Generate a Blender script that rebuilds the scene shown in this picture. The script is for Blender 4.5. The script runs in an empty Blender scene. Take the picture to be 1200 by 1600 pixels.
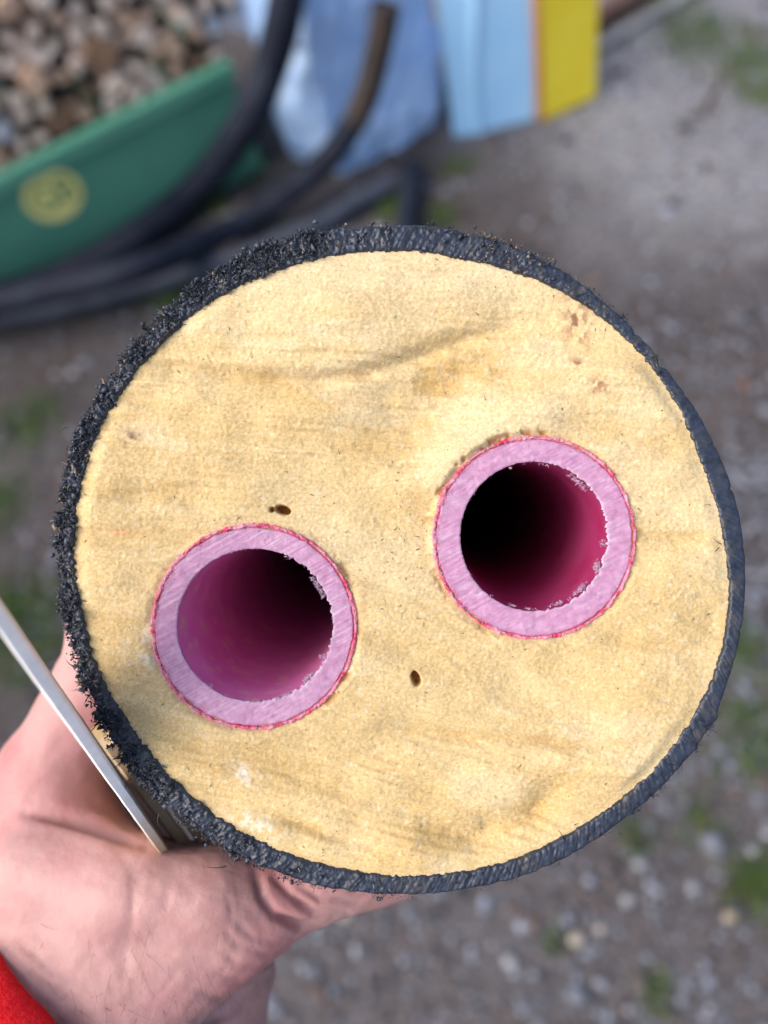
import bpy, math, random
import numpy as np
from mathutils import Vector, Matrix

random.seed(7)
RNG = np.random.default_rng(7)
scene = bpy.context.scene

# ------------------------------------------------------------------ camera
FPX = 1186.0                       # focal length in photo pixels (1200 x 1600)
PITCH, ROLL = math.radians(58.0), math.radians(20.0)
CAM = np.array([0.0, 0.0, 1.5])
F_ = np.array([0.0, math.cos(PITCH), -math.sin(PITCH)])
r0 = np.array([1.0, 0.0, 0.0]); u0 = np.array([0.0, math.sin(PITCH), math.cos(PITCH)])
R_ = math.cos(ROLL) * r0 - math.sin(ROLL) * u0
U_ = math.sin(ROLL) * r0 + math.cos(ROLL) * u0
cd = bpy.data.cameras.new('camera')
cam = bpy.data.objects.new('camera', cd)
scene.collection.objects.link(cam)
M = Matrix.Identity(4)
for i in range(3):
    M[i][0] = R_[i]; M[i][1] = U_[i]; M[i][2] = -F_[i]; M[i][3] = CAM[i]
cam.matrix_world = M
cd.sensor_fit = 'VERTICAL'; cd.sensor_height = 24.0; cd.sensor_width = 18.0
cd.lens = 24.0 * FPX / 1600.0
cd.clip_start = 0.01; cd.clip_end = 2000
cd.dof.use_dof = True
cd.dof.focus_distance = 0.1572
cd.dof.aperture_fstop = cd.lens / 4.1
scene.camera = cam

# ------------------------------------------------------------------ sky, sun, exposure
SUN_EL, SUN_AZ = math.radians(52), math.radians(266)
w = bpy.data.worlds.new('World'); scene.world = w; w.use_nodes = True
nt = w.node_tree; nt.nodes.clear()
wo = nt.nodes.new('ShaderNodeOutputWorld'); bg = nt.nodes.new('ShaderNodeBackground')
sky = nt.nodes.new('ShaderNodeTexSky'); sky.sky_type = 'NISHITA'; sky.sun_disc = False
sky.sun_elevation = SUN_EL; sky.sun_rotation = SUN_AZ
sky.dust_density = 5.0; sky.air_density = 1.0; sky.ozone_density = 1.0
bg.inputs['Strength'].default_value = 0.15
nt.links.new(sky.outputs[0], bg.inputs[0]); nt.links.new(bg.outputs[0], wo.inputs[0])
sd = bpy.data.lights.new('sun', 'SUN'); sd.energy = 1.0; sd.angle = math.radians(60); sd.color = (1.0, 0.96, 0.90)
sun = bpy.data.objects.new('sun', sd); scene.collection.objects.link(sun)
sv = Vector((math.sin(SUN_AZ) * math.cos(SUN_EL), math.cos(SUN_AZ) * math.cos(SUN_EL), math.sin(SUN_EL)))
sun.rotation_euler = sv.to_track_quat('Z', 'Y').to_euler()
scene.view_settings.view_transform = 'Standard'; scene.view_settings.look = 'None'
scene.view_settings.exposure = 0.84; scene.view_settings.gamma = 1.0
scene.view_settings.use_curve_mapping = False
try:
    scene.cycles.use_denoising = True
    scene.cycles.denoiser = 'OPENIMAGEDENOISE'
    scene.cycles.max_bounces = 8
    scene.cycles.diffuse_bounces = 5
    scene.cycles.sample_clamp_indirect = 8
except Exception:
    pass

# ------------------------------------------------------------------ helpers
def hsh(ix, iy, iz, seed):
    h = (ix.astype(np.int64) * 374761393 + iy.astype(np.int64) * 668265263 + iz.astype(np.int64) * 2147483647 + seed * 1274126177) & 0xFFFFFFFF
    h = ((h ^ (h >> 13)) * 1274126177) & 0xFFFFFFFF
    h = ((h ^ (h >> 16)) * 2246822519) & 0xFFFFFFFF
    return ((h ^ (h >> 15)) & 0xFFFFFF).astype(np.float64) / float(0xFFFFFF)

def vn(x, y, z=None, seed=0):
    """value noise, 0..1"""
    x = np.asarray(x, float); y = np.asarray(y, float)
    if z is None:
        xi = np.floor(x); yi = np.floor(y); fx = x - xi; fy = y - yi
        fx = fx * fx * (3 - 2 * fx); fy = fy * fy * (3 - 2 * fy); zz = np.zeros_like(xi)
        a = hsh(xi, yi, zz, seed); b = hsh(xi + 1, yi, zz, seed); c = hsh(xi, yi + 1, zz, seed); d = hsh(xi + 1, yi + 1, zz, seed)
        return (a * (1 - fx) + b * fx) * (1 - fy) + (c * (1 - fx) + d * fx) * fy
    z = np.asarray(z, float)
    zi = np.floor(z); fz = z - zi; fz = fz * fz * (3 - 2 * fz)
    xi = np.floor(x); yi = np.floor(y); fx = x - xi; fy = y - yi
    fx = fx * fx * (3 - 2 * fx); fy = fy * fy * (3 - 2 * fy)
    out = 0
    for dz, wz in ((0, 1 - fz), (1, fz)):
        a = hsh(xi, yi, zi + dz, seed); b = hsh(xi + 1, yi, zi + dz, seed)
        c = hsh(xi, yi + 1, zi + dz, seed); d = hsh(xi + 1, yi + 1, zi + dz, seed)
        out = out + wz * ((a * (1 - fx) + b * fx) * (1 - fy) + (c * (1 - fx) + d * fx) * fy)
    return out

def fbm(x, y, z=None, seed=0, octv=4):
    s = 0; a = 0.5; t = 0
    for o in range(octv):
        k = 2.03 ** o
        s = s + a * vn(np.asarray(x) * k + 17.3 * o, np.asarray(y) * k - 9.1 * o, None if z is None else np.asarray(z) * k + 3.7 * o, seed + o)
        t += a; a *= 0.5
    return s / t

def sstep(a, b, x):
    t = np.clip((x - a) / (b - a), 0, 1)
    return t * t * (3 - 2 * t)

def c2w(p):
    """camera space (x right, y down, z depth; metres) -> world"""
    p = np.asarray(p, float)
    return CAM + p[..., 0:1] * R_ - p[..., 1:2] * U_ + p[..., 2:3] * F_

def P(u, v, d):
    """photo pixel + depth (metres) -> camera space"""
    return np.array([(u - 600) / FPX * d, (v - 800) / FPX * d, d])

def W(u, v, d):
    return c2w(P(u, v, d))

def ground(u, v, z=0.0):
    r = (u - 600) * R_ - (v - 800) * U_ + FPX * F_
    t = (z - CAM[2]) / r[2]
    return CAM + r * t

def at_y(u, v, y):
    r = (u - 600) * R_ - (v - 800) * U_ + FPX * F_
    return CAM + r * (y / r[1])

def link(o, parent=None):
    scene.collection.objects.link(o)
    if parent is not None:
        o.parent = parent
    return o

def empty(name, loc):
    o = bpy.data.objects.new(name, None); o.location = loc; o.empty_display_size = 0.02
    return link(o)

def tag(o, label=None, cat=None, group=None, kind=None):
    if label: o['label'] = label
    if cat: o['category'] = cat
    if group: o['group'] = group
    if kind: o['kind'] = kind
    return o

def mesh(name, verts, faces, mat=None, parent=None, smooth=True, origin=None, col=None, mats=None, mi=None):
    """world-space verts; origin = object location (parent's location is taken off)"""
    verts = np.asarray(verts, float)
    if parent is not None:
        org = np.array(parent['_org'])
    elif origin is not None:
        org = np.asarray(origin, float)
    else:
        org = np.zeros(3)
    me = bpy.data.meshes.new(name)
    if isinstance(faces, np.ndarray):
        n, k = faces.shape
        me.vertices.add(len(verts)); me.vertices.foreach_set('co', (verts - org).astype(np.float32).ravel())
        me.loops.add(n * k); me.loops.foreach_set('vertex_index', faces.astype(np.int32).ravel())
        me.polygons.add(n); me.polygons.foreach_set('loop_start', np.arange(0, n * k, k, dtype=np.int32))
        me.update(calc_edges=True); me.validate()
    else:
        me.from_pydata((verts - org).tolist(), [], faces); me.update()
    if smooth:
        me.polygons.foreach_set('use_smooth', np.ones(len(me.polygons), bool))
    if col is not None:
        ca = me.color_attributes.new('Col', 'FLOAT_COLOR', 'POINT')
        c = np.ones((len(verts), 4), np.float32); c[:, :3] = col
        ca.data.foreach_set('color', c.ravel())
    for m in (mats or ([mat] if mat else [])):
        me.materials.append(m)
    if mi is not None:
        me.polygons.foreach_set('material_index', np.asarray(mi, np.int32))
    o = bpy.data.objects.new(name, me)
    link(o, parent)
    if parent is None:
        o.location = org
    o['_org'] = [float(v) for v in org]
    return o

def thing(name, loc, label, cat, group=None):
    o = empty(name, loc); o['_org'] = [float(v) for v in loc]
    return tag(o, label, cat, group)

def grid_faces(n, m, wrap_n=False, wrap_m=False):
    """quads of an n x m vertex grid, index i*m+j"""
    ni = n if wrap_n else n - 1; mj = m if wrap_m else m - 1
    i, j = np.meshgrid(np.arange(ni), np.arange(mj), indexing='ij')
    i2 = (i + 1) % n; j2 = (j + 1) % m
    return np.stack([i * m + j, i2 * m + j, i2 * m + j2, i * m + j2], -1).reshape(-1, 4)

def strands(base, dirs, length, rad, curl, seed, rings=4, taper=0.85):
    """tapered three-sided curled slivers joined in one vertex/face set"""
    g = np.random.default_rng(seed); n = len(base)
    d = dirs / np.linalg.norm(dirs, axis=1, keepdims=True)
    t = np.cross(d, g.normal(size=(n, 3))); t /= np.linalg.norm(t, axis=1, keepdims=True)
    b = np.cross(d, t)
    V = np.zeros((n, rings, 3, 3))
    pos = base.copy(); cur = d.copy(); ax = g.normal(size=(n, 3))
    for k in range(rings):
        rr = rad * (1 - taper * k / (rings - 1))
        for q in range(3):
            a = 2 * math.pi * q / 3
            fl = 0.45 if q else 1.0
            V[:, k, q] = pos + (t * math.cos(a) + b * math.sin(a)) * (rr * fl)[:, None]
        cur = cur + np.cross(ax, cur) * (curl / rings)[:, None] + g.normal(size=(n, 3)) * 0.12 * curl[:, None]
        cur /= np.linalg.norm(cur, axis=1, keepdims=True)
        pos = pos + cur * (length / (rings - 1))[:, None]
    f = []
    for k in range(rings - 1):
        for q in range(3):
            f.append([k * 3 + q, k * 3 + (q + 1) % 3, (k + 1) * 3 + (q + 1) % 3, (k + 1) * 3 + q])
    f = np.array(f)
    Fa = (f[None] + (np.arange(n) * rings * 3)[:, None, None]).reshape(-1, 4)
    return V.reshape(-1, 3), Fa, rings * 3

def poly_dist(px, py, pts):
    """distance to polyline and parameter 0..1"""
    best = np.full(px.shape, 1e9); par = np.zeros(px.shape); n = len(pts) - 1
    for k in range(n):
        ax, ay = pts[k]; bx, by = pts[k + 1]
        dx, dy = bx - ax, by - ay
        t = np.clip(((px - ax) * dx + (py - ay) * dy) / (dx * dx + dy * dy), 0, 1)
        d = np.hypot(px - ax - t * dx, py - ay - t * dy)
        m = d < best
        best = np.where(m, d, best); par = np.where(m, (k + t) / n, par)
    return best, par

def lerp(a, b, t):
    t = np.asarray(t)[..., None]
    return np.asarray(a) * (1 - t) + np.asarray(b) * t

# ------------------------------------------------------------------ materials
def pm(name, c1, c2=None, scale=10.0, rough=0.7, bump=0.0, bscale=None, attr=False, spec=0.4, sss=0.0, sssr=(1, .4, .25), sscale=0.002,
       detail=6, c3=None, scale3=3.0, stretch=None, bdist=0.001, metallic=0.0, coat=0.0):
    m = bpy.data.materials.new(name); m.use_nodes = True
    n = m.node_tree.nodes; l = m.node_tree.links
    b = n['Principled BSDF']
    b.inputs['Roughness'].default_value = rough
    b.inputs['Specular IOR Level'].default_value = spec
    b.inputs['Metallic'].default_value = metallic
    b.inputs['Coat Weight'].default_value = coat
    tc = n.new('ShaderNodeTexCoord'); src = tc.outputs['Object']
    if stretch:
        mp = n.new('ShaderNodeMapping'); mp.inputs['Scale'].default_value = stretch
        l.new(src, mp.inputs['Vector']); src = mp.outputs['Vector']
    def noise(s, det=detail, ro=0.55):
        x = n.new('ShaderNodeTexNoise'); x.inputs['Scale'].default_value = s
        x.inputs['Detail'].default_value = det; x.inputs['Roughness'].default_value = ro
        l.new(src, x.inputs['Vector']); return x
    def ramp(fac, a, bb, p0=0.35, p1=0.65):
        r = n.new('ShaderNodeValToRGB'); r.color_ramp.elements[0].position = p0; r.color_ramp.elements[1].position = p1
        r.color_ramp.elements[0].color = a; r.color_ramp.elements[1].color = bb
        l.new(fac, r.inputs['Fac']); return r
    col = None
    if attr:
        va = n.new('ShaderNodeVertexColor'); va.layer_name = 'Col'; col = va.outputs['Color']
        if c2 is not None:           # c1, c2: multipliers around 1
            r = ramp(noise(scale).outputs['Fac'], (*c1, 1), (*c2, 1))
            mx = n.new('ShaderNodeMix'); mx.data_type = 'RGBA'; mx.blend_type = 'MULTIPLY'; mx.inputs['Factor'].default_value = 1
            l.new(col, mx.inputs['A']); l.new(r.outputs['Color'], mx.inputs['B']); col = mx.outputs['Result']
    elif c2 is not None:
        col = ramp(noise(scale).outputs['Fac'], (*c1, 1), (*c2, 1)).outputs['Color']
    if c3 is not None:
        r = ramp(noise(scale3).outputs['Fac'], (0, 0, 0, 1), (1, 1, 1, 1), 0.52, 0.7)
        mx = n.new('ShaderNodeMix'); mx.data_type = 'RGBA'
        l.new(r.outputs['Color'], mx.inputs['Factor'])
        if col is not None: l.new(col, mx.inputs['A'])
        else: mx.inputs['A'].default_value = (*c1, 1)
        mx.inputs['B'].default_value = (*c3, 1); col = mx.outputs['Result']
    if col is not None: l.new(col, b.inputs['Base Color'])
    else: b.inputs['Base Color'].default_value = (*c1, 1)
    if bump:
        bp = n.new('ShaderNodeBump'); bp.inputs['Strength'].default_value = bump; bp.inputs['Distance'].default_value = bdist
        l.new(noise(bscale or scale * 3).outputs['Fac'], bp.inputs['Height']); l.new(bp.outputs['Normal'], b.inputs['Normal'])
    if sss:
        b.inputs['Subsurface Weight'].default_value = sss
        b.inputs['Subsurface Radius'].default_value = sssr
        b.inputs['Subsurface Scale'].default_value = sscale
    return m

M_ground = pm('ground_earth', (0.65,) * 3, (1.3,) * 3, 45, 0.95, 0.8, 90, attr=True, bdist=0.01, spec=.2)
M_stone = pm('gravel_stone', (0.75,) * 3, (1.15,) * 3, 120, 0.85, attr=True, spec=.3)
M_grass = pm('grass_blade', (0.7,) * 3, (1.2,) * 3, 30, 0.6, attr=True, spec=.3)
M_foam = pm('foam', (0.86, 0.83, 0.76), (1.10, 1.11, 1.14), 1900, 0.95, 0.12, 2500, attr=True, spec=.15, bdist=0.0004, sss=0.25, sssr=(1, .75, .4), sscale=0.0015)
M_jacket = pm('black_jacket', (0.012, 0.017, 0.030), (0.028, 0.038, 0.064), 500, 0.40, 0.3, 1800, c3=(0.05, 0.05, 0.05), scale3=260, spec=.5, bdist=0.0003)
M_jacket_out = pm('black_jacket_side', (0.014, 0.016, 0.02), (0.026, 0.029, 0.035), 60, 0.4, 0.2, 300, spec=.5)
M_shave = pm('black_shaving', (0.8,) * 3, (1.3,) * 3, 800, 0.5, attr=True, spec=.5)
M_fleck = pm('dark_fleck', (0.03, 0.03, 0.035), (0.10, 0.085, 0.06), 500, 0.7)
M_pex = pm('pink_plastic_cut', (0.86, 0.82, 0.84), (1.10, 1.14, 1.12), 700, 0.42, 0.1, 1400, attr=True, spec=.5, bdist=0.0003, sss=0.5, sssr=(1, .4, .7), sscale=0.004)
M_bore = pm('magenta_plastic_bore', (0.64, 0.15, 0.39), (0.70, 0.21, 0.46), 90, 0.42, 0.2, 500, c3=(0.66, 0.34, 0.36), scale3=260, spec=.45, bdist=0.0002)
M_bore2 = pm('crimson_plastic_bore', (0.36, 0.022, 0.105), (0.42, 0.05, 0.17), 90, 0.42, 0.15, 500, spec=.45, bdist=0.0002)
M_coat = pm('red_coating', (0.58, 0.02, 0.09), (0.70, 0.30, 0.38), 420, 0.5, 0.3, 1500, spec=.4, bdist=0.0003)
M_fuzz = pm('pale_pink_fuzz', (0.56, 0.34, 0.50), (0.72, 0.54, 0.66), 600, 0.6, sss=.3, sscale=.001)
M_skin = pm('skin', (0.40, 0.21, 0.197), (0.54, 0.32, 0.30), 60, 0.5, 0.35, 900, c3=(0.44, 0.195, 0.19), scale3=30, spec=.4, bdist=0.0004, sss=0.35, sssr=(1, .35, .2), sscale=0.004)
_n = M_skin.node_tree.nodes; _l = M_skin.node_tree.links                  # pores and fine skin lines
_vo = _n.new('ShaderNodeTexVoronoi'); _vo.feature = 'DISTANCE_TO_EDGE'; _vo.inputs['Scale'].default_value = 1000
_tc = [x for x in _n if x.type == 'TEX_COORD'][0]; _l.new(_tc.outputs['Object'], _vo.inputs['Vector'])
_mr = _n.new('ShaderNodeMapRange'); _mr.inputs['From Max'].default_value = 0.12; _l.new(_vo.outputs['Distance'], _mr.inputs['Value'])
_b0 = [x for x in _n if x.type == 'BUMP'][0]; _b1 = _n.new('ShaderNodeBump'); _b1.inputs['Strength'].default_value = .16; _b1.inputs['Distance'].default_value = .0002
_l.new(_mr.outputs['Result'], _b1.inputs['Height']); _l.new(_b0.outputs['Normal'], _b1.inputs['Normal']); _l.new(_b1.outputs['Normal'], _n['Principled BSDF'].inputs['Normal'])
M_hair = pm('arm_hair', (0.09, 0.05, 0.04), rough=.5)
M_sleeve = pm('red_fleece', (0.50, 0.006, 0.012), (0.66, 0.014, 0.02), 900, 0.9, 0.9, 1600, spec=.15, bdist=0.0006)
M_slat = pm('painted_wood', (0.92,) * 3, (1.06,) * 3, 300, 0.6, 0.3, 900, attr=True, stretch=(1, 1, 1), bdist=.0003)
M_green = pm('green_paint', (0.085, 0.275, 0.19), (0.10, 0.31, 0.215), 4, 0.5, 0.1, 60, spec=.4)
M_yellow = pm('yellow_print', (0.88, 0.80, 0.24), (0.92, 0.84, 0.32), 30, 0.6)
M_bluebag = pm('blue_plastic_film', (0.31, 0.51, 0.88), (0.48, 0.66, 0.94), 5, 0.45, 0.3, 25, spec=.5, bdist=.006)
M_bluepan = pm('light_blue_panel', (0.30, 0.58, 0.88), (0.35, 0.62, 0.90), 6, 0.5, 0.1, 40)
M_yelpan = pm('yellow_panel', (0.82, 0.64, 0.03), (0.88, 0.71, 0.05), 5, 0.5, 0.1, 40)
M_orange = pm('orange_edge', (0.50, 0.16, 0.05), (0.58, 0.24, 0.07), 10, 0.6)
M_hose = pm('black_pipe_jacket', (0.006, 0.009, 0.020), (0.014, 0.019, 0.034), 14, 0.7, 0.2, 80, attr=False, spec=.22)
M_hosebrown = pm('muddy_pipe_jacket', (0.022, 0.016, 0.014), (0.042, 0.03, 0.024), 16, 0.7, 0.3, 80)
M_hosegrey = pm('toplit_pipe_jacket', (0.022, 0.03, 0.05), (0.05, 0.06, 0.085), 16, 0.65, 0.3, 80)  # paler copy of the black pipe jacket, standing in for a lit top
M_board = pm('brown_board', (0.10, 0.055, 0.045), (0.17, 0.10, 0.085), 8, 0.8, 0.4, 60)
M_kerb = pm('pale_concrete', (0.15, 0.155, 0.165), (0.27, 0.275, 0.285), 9, 0.9, 0.4, 120)
M_twig = pm('twig_bark', (0.07, 0.05, 0.035), (0.12, 0.085, 0.06), 60, 0.9, 0.4, 200)
LOGC = {'pale': ((0.70, 0.51, 0.40), (0.90, 0.74, 0.61)), 'tan': ((0.55, 0.34, 0.22), (0.70, 0.48, 0.34)),
        'grey': ((0.30, 0.32, 0.38), (0.48, 0.50, 0.56)), 'brown': ((0.22, 0.12, 0.07), (0.34, 0.20, 0.12))}
M_log = {k: pm('log_end_' + k, a, b, 30, 0.85, 0.5, 120) for k, (a, b) in LOGC.items()}
M_bark = pm('log_bark', (0.055, 0.04, 0.032), (0.14, 0.10, 0.08), 25, 0.95, 0.8, 90)

# ------------------------------------------------------------------ ground
t = np.linspace(-1, 1, 221)
gx = np.sign(t) * (2.5 * np.abs(t) + 297.5 * np.abs(t) ** 7) + 0.4
gy = np.sign(t) * (3.0 * np.abs(t) + 297.0 * np.abs(t) ** 7) + 1.8
X, Y = np.meshgrid(gx, gy, indexing='ij')
near = np.exp(-((X - .4) ** 2 + (Y - 1.8) ** 2) / 14)
Z = (fbm(X * 3, Y * 3, seed=3) - 0.5) * 0.03 * near
gv = np.stack([X, Y, Z], -1).reshape(-1, 3)
gn = fbm(X * 1.7, Y * 1.7, seed=6, octv=5); gn2 = fbm(X * 5, Y * 5, seed=7, octv=4)
gcol = lerp((.052, .045, .046), (.112, .104, .11), sstep(.3, .7, gn))
gcol = gcol + (lerp((.066, .043, .034), (.075, .076, .084), gn2) - gcol) * .4
pale_ = sstep(.45, 1.2, X + .25 * (Y - 1.6) + .8 * (gn - .5)) * sstep(.9, 1.6, Y + .6 * (gn2 - .5))
gcol = gcol * (1 - pale_[..., None]) + lerp((.14, .137, .147), (.25, .252, .275), gn2) * pale_[..., None]
tag(mesh('ground', gv, grid_faces(221, 221), M_ground, col=gcol.reshape(-1, 3)), kind='structure')

def gz(x, y):
    x = np.asarray(x, float); y = np.asarray(y, float)
    return (fbm(x * 3, y * 3, seed=3) - 0.5) * 0.03 * np.exp(-((x - .4) ** 2 + (y - 1.8) ** 2) / 14)

# gravel: icosahedra squashed and jittered
ph = (1 + 5 ** .5) / 2
ICO = np.array([(-1, ph, 0), (1, ph, 0), (-1, -ph, 0), (1, -ph, 0), (0, -1, ph), (0, 1, ph), (0, -1, -ph), (0, 1, -ph), (ph, 0, -1), (ph, 0, 1), (-ph, 0, -1), (-ph, 0, 1)]) / math.hypot(1, ph)
ICOF = np.array([(0, 11, 5), (0, 5, 1), (0, 1, 7), (0, 7, 10), (0, 10, 11), (1, 5, 9), (5, 11, 4), (11, 10, 2), (10, 7, 6), (7, 1, 8), (3, 9, 4), (3, 4, 2), (3, 2, 6), (3, 6, 8), (3, 8, 9), (4, 9, 5), (2, 4, 11), (6, 2, 10), (8, 6, 7), (9, 8, 1)])
STC = np.array([(.16, .16, .175), (.25, .26, .29), (.31, .33, .37), (.07, .066, .07), (.17, .12, .10), (.42, .42, .44), (.12, .10, .09)])

def stones(n, xs, ys, smin, smax, seed, fine=False):
    g = np.random.default_rng(seed)
    x = g.uniform(*xs, n); y = g.uniform(*ys, n)
    s = smin + (smax - smin) * g.random(n) ** 4
    v = ICO[None] * (1 + g.normal(size=(n, 12, 1)) * .13)
    sc = s[:, None] * np.stack([g.uniform(.7, 1.25, n), g.uniform(.7, 1.25, n), g.uniform(.45, .8, n)], -1)
    v = v * sc[:, None]
    a = g.uniform(0, 6.28, n); ca, sa = np.cos(a), np.sin(a)
    vx = v[..., 0] * ca[:, None] - v[..., 1] * sa[:, None]; vy = v[..., 0] * sa[:, None] + v[..., 1] * ca[:, None]
    v = np.stack([vx, vy, v[..., 2]], -1)
    v[..., 0] += x[:, None]; v[..., 1] += y[:, None]; v[..., 2] += (gz(x, y) + sc[:, 2] * .35)[:, None]
    idx = g.choice(len(STC), n, p=[.25, .22, .13, .17, .1, .03, .10])
    if fine: idx = g.choice([1, 2, 5, 0], n, p=[.35, .35, .15, .15])
    c = STC[idx] * g.uniform(.6, 1.0, (n, 1)) * np.array([.87, .90, .98])
    f = (ICOF[None] + (np.arange(n) * 12)[:, None, None]).reshape(-1, 3)
    return v.reshape(-1, 3), f, np.repeat(c, 12, 0)

sets = [stones(11000, (-1.6, 2.6), (-.4, 3.4), .003, .015, 11), stones(15000, (-.9, 1.3), (-.3, 1.2), .0025, .010, 12),
        stones(4200, (.42, 1.1), (-.15, .75), .003, .009, 13, True), stones(1500, (-1.4, 2.4), (-.3, 3.0), .007, .024, 14), stones(900, (-.3, 1.4), (-.3, 1.2), .005, .012, 15)]
vs, fs, cs, off = [], [], [], 0
for v, f, c in sets:
    vs.append(v); fs.append(f + off); cs.append(c); off += len(v)
tag(mesh('gravel', np.concatenate(vs), np.concatenate(fs), M_stone, smooth=False, col=np.concatenate(cs)), 'loose grey and brown gravel covering the yard', 'gravel', kind='stuff')

# bigger pebbles that stand out one by one
PEB = [(900, 1468, .0155, (.62, .55, .46), 'large pale cream pebble below the pipe, the bigger of a touching pair'),
       (937, 1452, .0105, (.58, .52, .48), 'small pale pebble touching the large cream pebble below the pipe'),
       (796, 1503, .0120, (.50, .52, .56), 'round bluish white pebble below the pipe near the bottom edge'),
       (541, 1432, .0120, (.60, .54, .46), 'pale cream pebble just right of the thumb under the pipe'),
       (500, 1448, .0100, (.40, .47, .50), 'pale blue grey pebble nearest to the thumb crease'),
       (1140, 1432, .0140, (.45, .36, .26), 'tan pebble at the lower right by the bluish gravel'),
       (1162, 602, .0150, (.26, .12, .09), 'orange red brick pebble right of the pipe'),
       (980, 1408, .0120, (.48, .50, .54), 'white pebble below the pipe at its lower right'),
       (1000, 1350, .0140, (.40, .42, .47), 'long grey white pebble under the lower right rim of the pipe'),
       (1082, 1388, .0120, (.44, .47, .53), 'bluish pebble left of the grass at the right edge'),
       (1175, 1330, .0125, (.50, .51, .54), 'white pebble close to the right edge beside the grass')]
for k, (u, v, s, c, lab) in enumerate(PEB):
    s *= .7; c = tuple(x * .72 for x in c)
    g0 = ground(u, v); bmv = []
    g = np.random.default_rng(50 + k)
    th, pz = np.meshgrid(np.linspace(0, 2 * math.pi, 17)[:-1], np.linspace(0, math.pi, 9), indexing='ij')
    d = np.stack([np.sin(pz) * np.cos(th), np.sin(pz) * np.sin(th), np.cos(pz)], -1).reshape(-1, 3)
    rr = s * (0.8 + .5 * fbm(d[:, 0] * 1.2 + k * 5, d[:, 1] * 1.2, d[:, 2] * 1.2, seed=k))
    vv = d * rr[:, None] * np.array([1.1, .95, .75]) + g0 + np.array([0, 0, s * .5 + float(gz(g0[0], g0[1]))])
    o = mesh('pebble', vv, grid_faces(16, 9, wrap_n=True), M_stone, origin=g0, col=np.array(c)[None].repeat(len(vv), 0))
    tag(o, lab, 'pebble', 'single pebbles on the gravel')

# grass and moss tufts
TUFT = [(45, 665, .11, 260), (0, 790, .09, 200), (60, 985, .16, 420), (10, 960, .10, 200), (1190, 1150, .10, 260), (1150, 1010, .06, 120), (1195, 1380, .05, 160),
        (1165, 1385, .035, 60), (500, 470, .10, 200), (270, 455, .09, 200), (720, 265, .05, 60), (390, 262, .08, 160), (620, 330, .06, 120), (690, 340, .05, 100),
        (1085, 60, .14, 260), (1170, 95, .14, 300), (1050, 10, .10, 150), (1190, 150, .08, 100), (990, 1310, .03, 40), (1095, 1290, .04, 40), (870, 1480, .02, 15), (330, 320, .06, 100), (1020, 1550, .03, 30)]
bv, bd, bl, br = [], [], [], []
g = np.random.default_rng(31)
for (u, v, s, n) in TUFT:
    n = int(n * 1.6)
    g0 = ground(u, v); q = g.normal(size=(n, 2)) * s * .5
    x = g0[0] + q[:, 0]; y = g0[1] + q[:, 1]
    bv.append(np.stack([x, y, gz(x, y) - .003], -1))
    bd.append(np.stack([g.normal(size=n) * .7, g.normal(size=n) * .7, np.full(n, 1.0)], -1))
    bl.append(g.uniform(.02, .055, n)); br.append(g.uniform(.0018, .0042, n))
bv = np.concatenate(bv); bd = np.concatenate(bd); bl = np.concatenate(bl); br = np.concatenate(br)
V, Fc, kk = strands(bv, bd, bl, br, g.uniform(.2, 1.2, len(bv)), 5)
gc = np.array([(.07, .15, .035), (.11, .19, .05), (.055, .115, .03), (.15, .17, .06)])[g.integers(0, 4, len(bv))]
tag(mesh('grass', V, Fc, M_grass, col=np.repeat(gc, kk, 0)), 'small green grass and moss tufts in the gravel', 'grass', kind='stuff')

# ------------------------------------------------------------------ sweep tube helper for the lengths of pipe on the ground
def catmull(pts, n):
    pts = np.asarray(pts, float); p = np.vstack([2 * pts[0] - pts[1], pts, 2 * pts[-1] - pts[-2]])
    out = []
    for k in range(len(pts) - 1):
        t = np.linspace(0, 1, n, endpoint=False)[:, None]
        a, b, c, d = p[k], p[k + 1], p[k + 2], p[k + 3]
        out.append(.5 * ((2 * b) + (-a + c) * t + (2 * a - 5 * b + 4 * c - d) * t ** 2 + (-a + 3 * b - 3 * c + d) * t ** 3))
    out.append(pts[-1:])
    return np.concatenate(out)

def tube(path, rad, sides=28):
    path = np.asarray(path); n = len(path)
    tan = np.gradient(path, axis=0); tan /= np.linalg.norm(tan, axis=1, keepdims=True)
    up = np.array([0.13, 0.21, 1.0]); a = np.cross(tan, up); a /= np.linalg.norm(a, axis=1, keepdims=True); b = np.cross(a, tan)
    th = np.linspace(0, 2 * math.pi, sides, endpoint=False)
    rad = np.broadcast_to(np.asarray(rad, float), (n,))
    return (path[:, None] + (a[:, None] * np.cos(th)[None, :, None] + b[:, None] * np.sin(th)[None, :, None]) * rad[:, None, None]).reshape(-1, 3), grid_faces(n, sides, wrap_m=True), a, b, tan

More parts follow.
